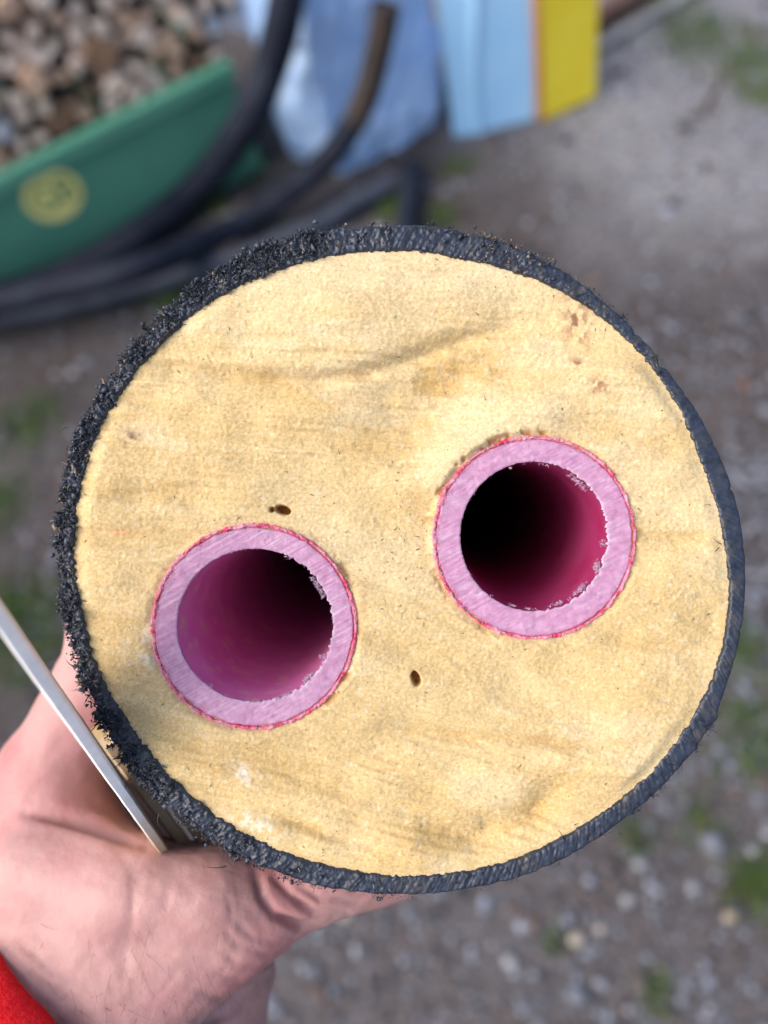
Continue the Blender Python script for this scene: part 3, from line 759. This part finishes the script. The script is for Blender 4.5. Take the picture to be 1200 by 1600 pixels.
# ---- torn plastic burrs round the rim (one mass nobody could count)
g = np.random.default_rng(91)
ba, bo = [], []
ncl = 260
cla = g.uniform(-math.pi, math.pi, ncl * 6); cla = cla[g.random(len(cla)) < rough_at(cla) ** 1.6][:ncl]
for ca in cla:
    n = int(g.integers(10, 34)); sp = g.uniform(.004, .016)
    ba.append(g.normal(ca, sp, n)); bo.append(np.full(n, g.uniform(.4, 1.3)))
ua = g.uniform(-math.pi, math.pi, 2600); ua = ua[g.random(2600) < .12 + .6 * rough_at(ua)]; ba.append(ua); bo.append(np.full(len(ua), .3))
ba.append(np.radians(g.normal(-70, 6, 420))); bo.append(np.full(420, .5)); ba.append(np.radians(g.normal(-118, 9, 500))); bo.append(np.full(500, .8))
ba.append(np.radians(g.normal(28, 1.6, 90))); bo.append(np.full(90, .7)); ba.append(np.radians(g.normal(51, 1.2, 50))); bo.append(np.full(50, .6))
for cu_, cv_, n_ in ((395, 398, 130), (420, 388, 60), (478, 372, 90), (500, 366, 60), (345, 428, 80), (300, 452, 70), (262, 488, 60), (205, 545, 70), (118, 668, 70), (106, 705, 90), (93, 775, 50), (90, 812, 110), (100, 850, 80), (95, 940, 60), (130, 1070, 60), (150, 1130, 70), (185, 1190, 110), (215, 1222, 80), (245, 1255, 90), (965, 508, 60), (925, 462, 40), (1110, 1140, 90), (995, 1262, 60), (1095, 1165, 50)):
    ca = math.atan2(cv_ - CV, cu_ - CU); ba.append(g.normal(ca, .011, n_)); bo.append(np.full(n_, 1.9))
ba = np.concatenate(ba); bo = np.concatenate(bo); ba = (ba + math.pi) % (2 * math.pi) - math.pi
rga = rough_at(ba); tt = g.random(len(ba)) ** 1.5
rr = r_out(ba) * (1 - tt) + r_in(ba) * tt + 2
b0 = fpx(CU + np.cos(ba) * rr, CV + np.sin(ba) * rr, g.uniform(-.0002, .0007, len(ba)))
radial = np.cos(ba)[:, None] * R_ - np.sin(ba)[:, None] * U_
tang = -np.sin(ba)[:, None] * R_ - np.cos(ba)[:, None] * U_
dirv = radial * (g.normal(.9, .7, len(ba)) * (1 - tt) - .3 * tt)[:, None] + tang * g.normal(0, .8, len(ba))[:, None] - F_ * g.uniform(-.1, .9, len(ba))[:, None]
ln = g.uniform(.0003, .0013, len(ba)) * (.4 + .7 * bo) * (.45 + .6 * rga)
V, Fc, kk = strands(b0, dirv, ln, (.00012 + .00042 * g.random(len(ba)) ** 2) * (.4 + .7 * rga), g.uniform(.8, 3.6, len(ba)), 92, taper=.55)
bc = np.array([(.020, .025, .036), (.036, .044, .062), (.06, .07, .09), (.20, .16, .11)])[np.where((g.random(len(ba)) < .75) & (ba > -1.42) & (ba < -1.0) & (g.random(len(ba)) < .6), 3, g.choice(4, len(ba), p=[.47, .37, .13, .03]))]
sel = np.where((rga > .3) & (bo > .35) & (g.random(len(ba)) < .2))[0]; nb_ = len(sel)          # crumbs: spiky little lumps in the same clumps
cv_ = ICO[None] * (1 + g.normal(size=(nb_, 12, 1)) * .34) * (.00018 + .00055 * g.random((nb_, 1, 1)) ** 2) * (.5 + .35 * bo[sel])[:, None, None] * g.uniform(.6, 1.3, (nb_, 1, 3))
off_ = g.normal(0, .00035, (nb_, 3)) + radial[sel] * (g.uniform(-.0002, .0007, nb_) * (1 - tt[sel]) * np.minimum(bo[sel], 1.3))[:, None]
cv_ = (cv_ + (b0[sel] + off_)[:, None]).reshape(-1, 3); cf_ = (ICOF[None] + (np.arange(nb_) * 12)[:, None, None]).reshape(-1, 3)
tag(mesh('plastic_crumb', cv_, cf_, M_shave, pipe, smooth=False, col=np.repeat(bc[sel], 12, 0)), kind='stuff')
burr = tag(mesh('burr', V, Fc, M_shave, pipe, col=np.repeat(bc, kk, 0)), kind='stuff')
# a few long curled whiskers
WH = [(355, 1352, -1.0, .25, .0052), (420, 1368, .3, .9, .002), (118, 1040, -1, -.3, .003), (122, 1075, -.6, .8, .0032), (142, 1085, -.8, .6, .003), (165, 1180, -1, .3, .004), (150, 1135, -.9, .5, .003),
      (205, 1215, -.8, .6, .0035), (1125, 850, -1, -.4, .003), (1122, 855, -1, .2, .0028), (1108, 790, -1, -.9, .0025), (965, 1300, .7, .8, .002), (1110, 1140, .8, .3, .0022), (200, 560, -.8, -.5, .0025), (108, 668, -1, -.2, .003), (95, 775, -1, .1, .0026), (880, 1310, -.6, -.8, .0025), (250, 1270, -.5, .9, .003)]
wb = np.array([fpx(a, b, .0006) for a, b, *_ in WH]); wd = np.array([c * R_ - d * U_ - .2 * F_ for a, b, c, d, e in WH]); wl = np.array([q[4] for q in WH])
V, Fc, kk = strands(wb, wd, wl, np.full(len(WH), .00022), np.full(len(WH), 1.1), 93, rings=8)
tag(mesh('whisker', V, Fc, M_shave, pipe, col=np.full((len(V), 3), .022)), kind='stuff')

# ---- dark flecks lying on the foam
g = np.random.default_rng(95); n = 900
a = g.uniform(-math.pi, math.pi, n); r = 1 - g.random(n) ** 1.4 * .98
fu = CU + np.cos(a) * r * r_in(a) * .99; fvv = CV + np.sin(a) * r * r_in(a) * .99
ok = np.ones(n, bool)
for T in TUBES: ok &= np.hypot(fu - T['c'][0], fvv - T['c'][1]) > T['r'] + 4
fu, fvv = fu[ok], fvv[ok]; n = len(fu); d2 = g.uniform(0, 6.28, n)
big_ = g.random(n) < .10
ln = np.where(big_, g.uniform(.0006, .0014, n), g.uniform(.00015, .0005, n))
V, Fc, kk = strands(fpx(fu, fvv, hgt(fu, fvv) + .00012), np.cos(d2)[:, None] * R_ + np.sin(d2)[:, None] * U_ - .1 * F_, ln, np.where(big_, .00017, g.uniform(.00007, .00017, n)), g.uniform(.2, 1.8, n), 96)
tag(mesh('fleck', V, Fc, M_fleck, pipe), kind='stuff')
# ragged pale foam crumbs standing on the cut
g = np.random.default_rng(97); n = 2600
a = g.uniform(-math.pi, math.pi, n); r = np.sqrt(g.random(n)) * .985
fu = CU + np.cos(a) * r * r_in(a); fvv = CV + np.sin(a) * r * r_in(a); ok = np.ones(n, bool)
for T in TUBES: ok &= np.hypot(fu - T['c'][0], fvv - T['c'][1]) > T['r'] + 2
fu, fvv = fu[ok], fvv[ok]; n = len(fu)
V, Fc, kk = strands(fpx(fu, fvv, hgt(fu, fvv) - .00005), g.normal(size=(n, 3)) * .7 - F_, g.uniform(.00012, .0004, n), g.uniform(.00008, .00022, n), g.uniform(.1, .8, n), 98, rings=3)
cc = np.array([(.70, .63, .47), (.62, .48, .27), (.56, .41, .2)])[g.integers(0, 3, n)]
tag(mesh('foam_crumb', V, Fc, M_foam, pipe, col=np.repeat(cc, kk, 0)), kind='stuff')

# ---- the two inner pipes
for k, T in enumerate(TUBES):
    NT = 900; th = np.linspace(-math.pi, math.pi, NT, endpoint=False); arc = th * T['r']
    fray = np.clip(np.cos(th - (.1 if k else .25)), 0, 1) ** .7           # right side of the bore is ragged
    ji = (fbm(arc / 5, arc * 0 + k, seed=101, octv=4) - .5) * (2 + 7 * fray)
    jo = (fbm(arc / 9, arc * 0 + k, seed=102, octv=3) - .5) * 3
    bx, by = T['bc']; cx, cy = T['c']
    ox, oy = cx + np.cos(th) * (T['r'] - 3 + jo), cy + np.sin(th) * (T['r'] - 3 + jo)
    ix, iy = bx + np.cos(th) * (T['br'][0] - ji), by + np.sin(th) * (T['br'][1] - ji)
    ix0, iy0 = bx + np.cos(th) * T['br'][0], by + np.sin(th) * T['br'][1]
    cols = [fdeep(ox, oy, np.full(NT, s)) for s in (LEN, .2, .03, .004)]
    NR = 24; pk_ = np.array([.50, .255, .40]); rd_ = np.array([.52, .05, .15]); wt_ = np.array([.62, .48, .58]); rc_ = [np.tile(rd_, (NT, 1))] * 4
    for q in range(NR + 1):
        t = q / NR; x, y = ox * (1 - t) + ix * t, oy * (1 - t) + iy * t
        h = .35 + (fbm(x / 4, y / 4, seed=103 + k, octv=3) - .5) * .13 + (vn((x * .55 + y) / 2.2, (x - y * .55) / 60, seed=105) - .5) * .13 + (fbm(x / 60, y / 60, seed=106) - .5) * .5
        er = np.clip((1 - t / (.06 + .22 * fbm(arc / 17, arc * 0 + 2, seed=120 + k) * (.5 + .5 * np.clip(-np.cos(th), 0, 1)))), 0, 1) * (.35 + .65 * fbm(x / 4, y / 4, seed=121))
        ew = np.clip(sstep(.45, .75, fbm((x * (.55 - .35 * k) + y) / 7, (x - y * (.55 - .35 * k)) / 40, seed=122 + k)) * .25 + sstep(.75, 1, t) * fray * .4, 0, .8)
        cq = lerp(pk_, wt_, ew); rc_.append(cq * (1 - er[:, None]) + rd_ * er[:, None])
        if q == 0: h = h - .3
        if q == NR: h = h - .2
        cols.append(fpx(x, y, h * .001))
    inner = mesh('inner_pipe', np.stack(cols, 1).reshape(-1, 3), grid_faces(NT, len(cols), wrap_n=True)[:, ::-1], M_pex, pipe, col=np.stack(rc_, 1).reshape(-1, 3))
    tag(inner, ['pink inner pipe at lower left, its bore dusted tan on the left wall', 'pink inner pipe at upper right with a crimson bore'][k])
    cols = []
    for s in (0.0, .0006, .0015, .004, .01, .02, .04, .07, .11, .17, .25, .36, .48, LEN):
        e = math.exp(-s / .0007); cols.append(fdeep(ix * e + ix0 * (1 - e), iy * e + iy0 * (1 - e), np.full(NT, s)))
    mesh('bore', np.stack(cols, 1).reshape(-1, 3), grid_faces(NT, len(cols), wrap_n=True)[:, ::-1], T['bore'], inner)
    # red skin round the pipe, ragged
    cols = []; NRR = 4
    wv = (fbm(arc / 13, arc * 0 + 7 + k, seed=107, octv=3) - .35) * 11
    ra = T['r'] + 2.5 + (fbm(arc / 7, arc * 0 + 3 + k, seed=108, octv=3) - .5) * 5
    rb = T['r'] - 1.5 - np.clip(wv, -1.5, 6) * (.35 + .65 * np.clip(-np.cos(th), 0, 1))
    cols.append(fdeep(cx + np.cos(th) * ra, cy + np.sin(th) * ra, np.full(NT, .003)))
    for q in range(NRR + 1):
        t = q / NRR; r = ra * (1 - t) + rb * t; x, y = cx + np.cos(th) * r, cy + np.sin(th) * r
        h = .42 + (fbm(x / 4, y / 4, seed=109, octv=2) - .5) * .9 - (.2 if q in (0, NRR) else 0)
        cols.append(fpx(x, y, h * .001))
    cols.append(fdeep(cx + np.cos(th) * rb, cy + np.sin(th) * rb, np.full(NT, .003)))
    mesh('coating', np.stack(cols, 1).reshape(-1, 3), grid_faces(NT, len(cols), wrap_n=True)[:, ::-1], M_coat, inner)
    # pale fuzz: on the ragged bore edge, and little hairs where the red skin was sawn
    g = np.random.default_rng(111 + k)
    a = g.normal(.1 if k else .35, .8, 1500); a = np.clip(a, -1.9, 2.2); a = a[g.random(1500) < sstep(.35, .75, vn(a * 9 + 3 * k, a * 0, seed=119))]; n = len(a); edge_ = T['br'][0] - g.random(n) * 9 * np.clip(np.cos(a), .1, 1)
    b0 = fpx(bx + np.cos(a) * edge_, by + np.sin(a) * edge_, g.uniform(-.0006, .0005, n))
    dr = -np.cos(a)[:, None] * R_ + np.sin(a)[:, None] * U_ + g.normal(size=(n, 3)) * .8
    V1, F1, kk = strands(b0, dr, g.uniform(.0002, .0010, n), g.uniform(.00005, .00017, n), g.uniform(.6, 3.0, n), 113 + k, taper=.5)
    n2 = 1300; a = g.uniform(-math.pi, math.pi, n2); wgt = .35 + .65 * np.clip(-np.cos(a - .3), 0, 1); a = a[g.random(n2) < wgt]; n2 = len(a)
    r2 = T['r'] + g.normal(-1, 4, n2)
    b0 = fpx(cx + np.cos(a) * r2, cy + np.sin(a) * r2, g.uniform(.0001, .0006, n2))
    V2, F2, _ = strands(b0, np.cos(a)[:, None] * R_ - np.sin(a)[:, None] * U_ + g.normal(size=(n2, 3)) * .8 - .4 * F_, g.uniform(.0003, .0009, n2), g.uniform(.00006, .00017, n2), g.uniform(.2, 1.5, n2), 115 + k)
    n3 = 1200; a = g.uniform(-math.pi, math.pi, n3); t3 = g.random(n3)
    r3 = T['r'] * (1 - t3) + T['br'][0] * t3
    b0 = fpx(cx + np.cos(a) * r3, cy + np.sin(a) * r3, g.uniform(.0002, .0005, n3))
    V3, F3, _ = strands(b0, g.normal(size=(n3, 3)) - .3 * F_, g.uniform(.0001, .0005, n3), g.uniform(.00004, .0001, n3), g.uniform(.2, 1.5, n3), 117 + k)
    V = np.vstack([V1, V2, V3]); Fc = np.vstack([F1, F2 + len(V1), F3 + len(V1) + len(V2)])
    tag(mesh('shaving', V, Fc, M_fuzz, inner), kind='stuff')

# ------------------------------------------------------------------ the hand
def surface_nets(Fv):
    s = Fv < 0
    c = np.zeros(np.array(Fv.shape) - 1, np.int8)
    offs = [(a, b, d) for a in (0, 1) for b in (0, 1) for d in (0, 1)]
    for o in offs:
        c += s[o[0]:s.shape[0] - 1 + o[0], o[1]:s.shape[1] - 1 + o[1], o[2]:s.shape[2] - 1 + o[2]]
    idx = np.argwhere((c > 0) & (c < 8))
    vals = np.stack([Fv[idx[:, 0] + o[0], idx[:, 1] + o[1], idx[:, 2] + o[2]] for o in offs], 1)
    acc = np.zeros((len(idx), 3)); cnt = np.zeros(len(idx))
    for i in range(8):
        for j in range(i + 1, 8):
            d = np.abs(np.array(offs[i]) - np.array(offs[j]))
            if d.sum() != 1: continue
            m = (vals[:, i] < 0) != (vals[:, j] < 0)
            t = np.where(m, vals[:, i] / np.where(m, vals[:, i] - vals[:, j], 1), 0)
            pt = np.array(offs[i])[None] + t[:, None] * (np.array(offs[j]) - np.array(offs[i]))[None]
            acc += pt * m[:, None]; cnt += m
    V = idx + acc / cnt[:, None]
    ids = np.full(c.shape, -1, np.int64); ids[tuple(idx.T)] = np.arange(len(idx))
    faces = []
    for ax in range(3):
        a = [slice(None)] * 3; b = [slice(None)] * 3; a[ax] = slice(0, -1); b[ax] = slice(1, None)
        e = np.argwhere(s[tuple(a)] != s[tuple(b)]); flip = s[tuple(a)][tuple(e.T)]
        o1, o2 = [(1, 2), (2, 0), (0, 1)][ax]
        ok = (e[:, o1] > 0) & (e[:, o2] > 0) & (e[:, o1] < c.shape[o1]) & (e[:, o2] < c.shape[o2]); e = e[ok]; flip = flip[ok]
        q = []
        for d1, d2 in ((0, 0), (1, 0), (1, 1), (0, 1)):
            z = e.copy(); z[:, o1] -= d1; z[:, o2] -= d2; q.append(ids[tuple(z.T)])
        q = np.stack(q, 1); q[~flip] = q[~flip][:, ::-1]
        faces.append(q)
    return V, np.concatenate(faces)

PA = lambda d: np.array([(CU - 600) * S + AX[0] * (d - D0), (CV - 800) * S + AX[1] * (d - D0), d])     # pipe axis at depth d
def around(deg, R, d):
    """point at angle (0 = right, counter-clockwise on the picture) and radius R (m) round the pipe at depth d"""
    a = math.radians(deg); return PA(d) + np.array([math.cos(a) * R, -math.sin(a) * R, 0])
PR = []                     # a, b, ra, rb (mm), smoothing group
def cap(a, b, ra, rb): PR.append((np.asarray(a) * 1000, np.asarray(b) * 1000, ra, rb))
WR = P(125, 1530, .190); FA = WR + np.array([-.055, .070, -.045])
cap(WR, FA, 25, 27); cap(WR + np.array([.004, .006, .016]), FA + np.array([.004, .006, .018]), 23, 26)
# metacarpals and fingers, index first, each one deeper
KN = [(82, 1210, .206, 14.5), (92, 1205, .226, 14.5), (110, 1215, .246, 14), (140, 1240, .264, 12.5)]
for k, (u, v, d, r) in enumerate(KN):
    kn = P(u, v, d)
    cap(WR + np.array([0, -.004, .006 + .010 * k]), kn, 20, r)
    d1 = d - .006 + .0 * k; pip = around(201 - 2 * k, .0835, d1); dip = around(181 - 2 * k, .0805, d1 - .001); tip = around(164 - 2 * k, .0795, d1 - .002)
    cap(kn, pip, r - 1.5, 10.5); cap(pip, dip, 10.2, 8.8); cap(dip, tip, 8.8, 7.5)
# thumb
cmc = P(205, 1530, .184); mcp = P(366, 1422, .186); ip = P(500, 1364, .192); tip = P(625, 1350, .196)
cap(cmc, mcp, 19, 14.2); cap(mcp, ip, 13.8, 10.6); cap(ip, tip, 11.0, 8.6)
# web and first interosseous muscle
cap(P(120, 1400, .194), P(330, 1420, .190), 16, 14.5); cap(P(90, 1330, .198), P(180, 1440, .190), 15, 20); cap(P(200, 1450, .190), P(280, 1440, .190), 19, 17)
cap(P(200, 1402, .181), P(335, 1404, .181), 11, 11); cap(P(70, 1365, .190), P(205, 1392, .184), 14, 13)
# ball of the thumb and heel of the hand
cap(P(318, 1590, .208), P(362, 1520, .208), 20, 12); cap(P(190, 1650, .215), P(300, 1560, .235), 23, 15); cap(P(200, 1600, .20), WR, 22, 24)
lo = np.array([-150., 25., 135.]); hi = np.array([20., 190., 285.]); h_ = 1.25
nx, ny, nz = ((hi - lo) / h_).astype(int)
gxx = (lo[0] + h_ * np.arange(nx)).astype(np.float32)[:, None, None]; gyy = (lo[1] + h_ * np.arange(ny)).astype(np.float32)[None, :, None]; gzz = (lo[2] + h_ * np.arange(nz)).astype(np.float32)[None, None, :]
SD = np.full((nx, ny, nz), 60, np.float32)
KS = 3.8
for a, b, ra, rb in PR:
    rm = max(ra, rb) + 14
    i0 = np.maximum(((np.minimum(a, b) - rm - lo) / h_).astype(int), 0); i1 = np.minimum(((np.maximum(a, b) + rm - lo) / h_).astype(int) + 1, (nx, ny, nz))
    if (i1 <= i0).any(): continue
    sl = tuple(slice(p, q) for p, q in zip(i0, i1))
    X, Y, Z = gxx[sl[0]], gyy[:, sl[1]], gzz[:, :, sl[2]]
    d = b - a; L2 = float(d @ d)
    t = np.clip(((X - a[0]) * d[0] + (Y - a[1]) * d[1] + (Z - a[2]) * d[2]) / L2, 0, 1)
    dist = np.sqrt((X - a[0] - t * d[0]) ** 2 + (Y - a[1] - t * d[1]) ** 2 + (Z - a[2] - t * d[2]) ** 2) - (ra + (rb - ra) * t)
    cur = SD[sl]; hh = np.clip(.5 + .5 * (cur - dist) / KS, 0, 1)
    SD[sl] = cur * (1 - hh) + dist * hh - KS * hh * (1 - hh)
# keep clear of the pipe jacket
zc = gzz / 1000; pcx = (PA(D0)[0] + AX[0] * (zc - D0)) * 1000; pcy = (PA(D0)[1] + AX[1] * (zc - D0)) * 1000
SD = np.maximum(SD, 71.6 - np.sqrt((gxx - pcx) ** 2 + (gyy - pcy) ** 2))
SD[0] = SD[:, 0] = SD[:, :, 0] = SD[-1] = SD[:, -1] = SD[:, :, -1] = 5
HV, HF = surface_nets(SD); HV = lo + HV * h_
for _ in range(4):          # relax the grid
    s = np.zeros_like(HV); c = np.zeros(len(HV))
    for q in range(4):
        np.add.at(s, HF[:, q], HV[HF[:, (q + 1) % 4]]); np.add.at(c, HF[:, q], 1)
        np.add.at(s, HF[:, q], HV[HF[:, (q + 3) % 4]]); np.add.at(c, HF[:, q], 1)
    HV = HV * .5 + s / c[:, None] * .5
tmp = mesh('tmp', HV, HF, origin=(0, 0, 0)); md = tmp.modifiers.new('s', 'SUBSURF'); md.levels = 1; md.render_levels = 1
dg = bpy.context.evaluated_depsgraph_get(); ev = tmp.evaluated_get(dg); me = ev.to_mesh()
HV = np.empty(len(me.vertices) * 3, np.float32); me.vertices.foreach_get('co', HV); HV = HV.reshape(-1, 3).astype(float)
HN = np.empty(len(me.vertices) * 3, np.float32); me.vertices.foreach_get('normal', HN); HN = HN.reshape(-1, 3).astype(float)
HF = np.empty(len(me.loops), np.int32); me.loops.foreach_get('vertex_index', HF); HF = HF.reshape(-1, 4)
ev.to_mesh_clear(); bpy.data.objects.remove(tmp)
pu = HV[:, 0] / HV[:, 2] * FPX + 600; pv = HV[:, 1] / HV[:, 2] * FPX + 800
view = HV / np.linalg.norm(HV, axis=1, keepdims=True); facing = np.clip(-(HN * view).sum(1), 0, 1)
disp = np.zeros(len(HV)); nearm = (HV[:, 2] < 225) * sstep(.05, .35, facing)
def crease(pts, wd, depth):
    global disp
    d, p = poly_dist(pu, pv, pts); f = np.sin(np.clip(p, .03, .97) * math.pi) ** .5
    disp -= nearm * f * depth * (np.exp(-(d / wd) ** 2) - .12 * np.exp(-((d - wd * 2.2) / (wd * 1.2)) ** 2)) * CK * (.4 + 1.2 * vn(pu / 30, pv / 30, seed=int(wd * 7)))
for pts, wd, dp in (([(400, 1365), (408, 1400), (430, 1430), (470, 1446), (520, 1438)], 7, 1.5), ([(430, 1372), (455, 1400), (490, 1425), (540, 1425)], 6, 1.1), ([(465, 1385), (500, 1405), (560, 1408)], 6, .9),
                    ([(355, 1400), (365, 1440), (400, 1468), (440, 1472)], 6, .7), ([(340, 1440), (370, 1475), (420, 1492), (460, 1484)], 6, .7), ([(330, 1475), (370, 1505), (410, 1512), (445, 1500)], 6, .8),
                    ([(320, 1510), (360, 1530), (400, 1530), (440, 1510)], 6, .8), ([(300, 1545), (345, 1562), (390, 1550), (440, 1512)], 7, 1.1), ([(310, 1600), (360, 1585), (405, 1550), (436, 1515)], 8, 1.6), ([(330, 1640), (390, 1580), (435, 1530)], 6, .7),
                    ([(40, 1268), (100, 1278), (160, 1296), (225, 1320)], 9, 2.2), ([(20, 1240), (80, 1262), (140, 1275)], 7, .6), ([(180, 1300), (215, 1380), (195, 1470), (185, 1540)], 12, .9), ([(205, 1360), (208, 1440), (190, 1540)], 5, .4),
                    ([(272, 1360), (262, 1390), (258, 1430)], 8, .6), ([(0, 1430), (40, 1480), (90, 1520), (150, 1545)], 8, .7), ([(0, 1470), (60, 1530), (110, 1570)], 6, .5), ([(100, 1540), (160, 1530), (230, 1510), (280, 1520)], 6, .4), ([(140, 1590), (220, 1560), (300, 1540)], 6, .4), ([(230, 1600), (240, 1560), (280, 1520)], 5, .4)):
    CK = 1.0 if pts[0][0] >= 400 or dp > 1.5 else .32
    crease(pts, wd, dp)
disp += (fbm(HV[:, 0] / 9, HV[:, 1] / 9, HV[:, 2] / 9, seed=131) - .5) * 1.1 + (fbm(HV[:, 0] / 2.6, HV[:, 1] / 2.6, HV[:, 2] / 2.6, seed=132, octv=2) - .5) * .25
HV2 = HV + HN * disp[:, None]
person = thing('person', c2w(WR), 'bare left hand in a red sleeve gripping the pipe from below', 'person')
hand = mesh('hand', c2w(HV2 / 1000), HF, M_skin, person)
# fine hair on the wrist and the back of the hand
g = np.random.default_rng(141)
cand = np.where((pv > 1430) & (pu < 400) & (pu > -80) & (facing > .25) & (HV[:, 2] < 215))[0]
if len(cand):
    pk = g.choice(cand, 420); wgt = sstep(1400, 1580, pv[pk]) ; pk = pk[g.random(420) < .15 + .85 * wgt]
    nb = HN[pk] * .35 + np.array([.45, .9, -.1]) * g.normal(1, .3, (len(pk), 1)) + g.normal(size=(len(pk), 3)) * .35
    dirw = nb[:, :1] * R_ - nb[:, 1:2] * U_ + nb[:, 2:] * F_
    V, Fc, kk = strands(c2w(HV2[pk] / 1000), dirw, g.uniform(.004, .010, len(pk)), np.full(len(pk), .00005), g.uniform(.2, 1.0, len(pk)), 142, rings=6)
    tag(mesh('arm_hair', V, Fc, M_hair, person), kind='stuff')
# sleeve: double-walled cuff with soft folds
ax = FA - WR; ax /= np.linalg.norm(ax); e1 = np.cross(ax, [0, 0, 1]); e1 /= np.linalg.norm(e1); e2 = np.cross(ax, e1)
cuff0 = WR + ax * .0062; n = 160; th = np.linspace(0, 2 * math.pi, n, endpoint=False); cols = []
prof = [(.05, .0285), (.012, .0285), (.002, .029), (-.001, .0302), (.0, .0322), (.004, .0336)] + [(.004 + s, .0340 + .05 * s) for s in (.004, .010, .016, .022, .030, .038, .05, .065, .085, .11, .15)]
for (s, r) in prof:
    rr = r * (1 + .03 * (fbm(np.cos(th) * 2 + 5, np.sin(th) * 2 + 5, np.full(n, s * 40), seed=151) - .5)) + .0018 * (fbm(np.cos(th) * 5 + 9, np.sin(th) * 5, np.full(n, s * 160), seed=152) - .5)
    sh = s + .004 * (fbm(np.cos(th) + 3, np.sin(th) + 3, seed=153) - .5)
    cols.append(cuff0 + np.array([.002, .003, .007]) + ax * sh[:, None] + (e1 * np.cos(th)[:, None] + e2 * np.sin(th)[:, None] * 1.22) * rr[:, None])
mesh('sleeve', c2w(np.stack(cols, 1).reshape(-1, 3)), grid_faces(n, len(cols), wrap_n=True), M_sleeve, person)

# ------------------------------------------------------------------ thin wooden slats (folded) between hand and pipe
A0 = P(-45, 905, .106); B0 = P(284, 1370, .192)
rule = thing('folding_rule', c2w(B0), 'thin white edged wooden slats pinched between the hand and the pipe', 'slats')
def slat(A, B, width, thick, wdir, seed, white):
    d = B - A; L = np.linalg.norm(d); d /= L
    wv = wdir - d * (wdir @ d); wv /= np.linalg.norm(wv); tv = np.cross(d, wv)
    if tv[0] < 0: tv = -tv
    n = 60; V = []; Cc = []
    prof = [(0, .15), (0, .85), (.06, 1), (.94, 1), (1, .85), (1, .15), (.94, 0), (.06, 0)]
    for i in range(n):
        s = i / (n - 1)
        wh = np.clip(1 - sstep(white - .12, white + .12, s + .10 * (fbm(s * 14, seed, seed=seed) - .5)), 0, 1) if white > 0 else 0
        for (b, c) in prof:
            j = (vn(s * 40, b * 3 + c, seed=seed) - .5) * .0001
            V.append(A + d * L * s + wv * width * b + tv * (thick * (c - .5) + j))
            Cc.append(np.array([.50, .37, .23]) * (1 - wh) + np.array([.92, .94, .95]) * wh if b < .1 else np.array([.42, .31, .14]))
    F = [list(x) for x in grid_faces(n, 8, wrap_m=True)] + [list(range(8)), list(range((n - 1) * 8, n * 8))[::-1]]
    return mesh('slat', c2w(np.array(V)), F, M_slat, rule, smooth=False, col=np.array(Cc))
wdir = np.array([-.385, .245, 1.0])
slat(A0, B0, .017, .0023, wdir, 161, .70)
tdir = np.array([.78, -.52, 0.0])
for k, (q, a, b) in enumerate(((.0042, .60, 1.0), (.0078, .64, .99), (.0114, .66, .985))):
    o = tdir * q
    slat(P(150, 1180, .180) + o + np.array([0, 0, .002 * k]), B0 + o + np.array([.002, .002, .003 + .002 * k]), .016, .0031, wdir, 162 + k, 0)

for o in scene.objects:
    if '_org' in o: del o['_org']
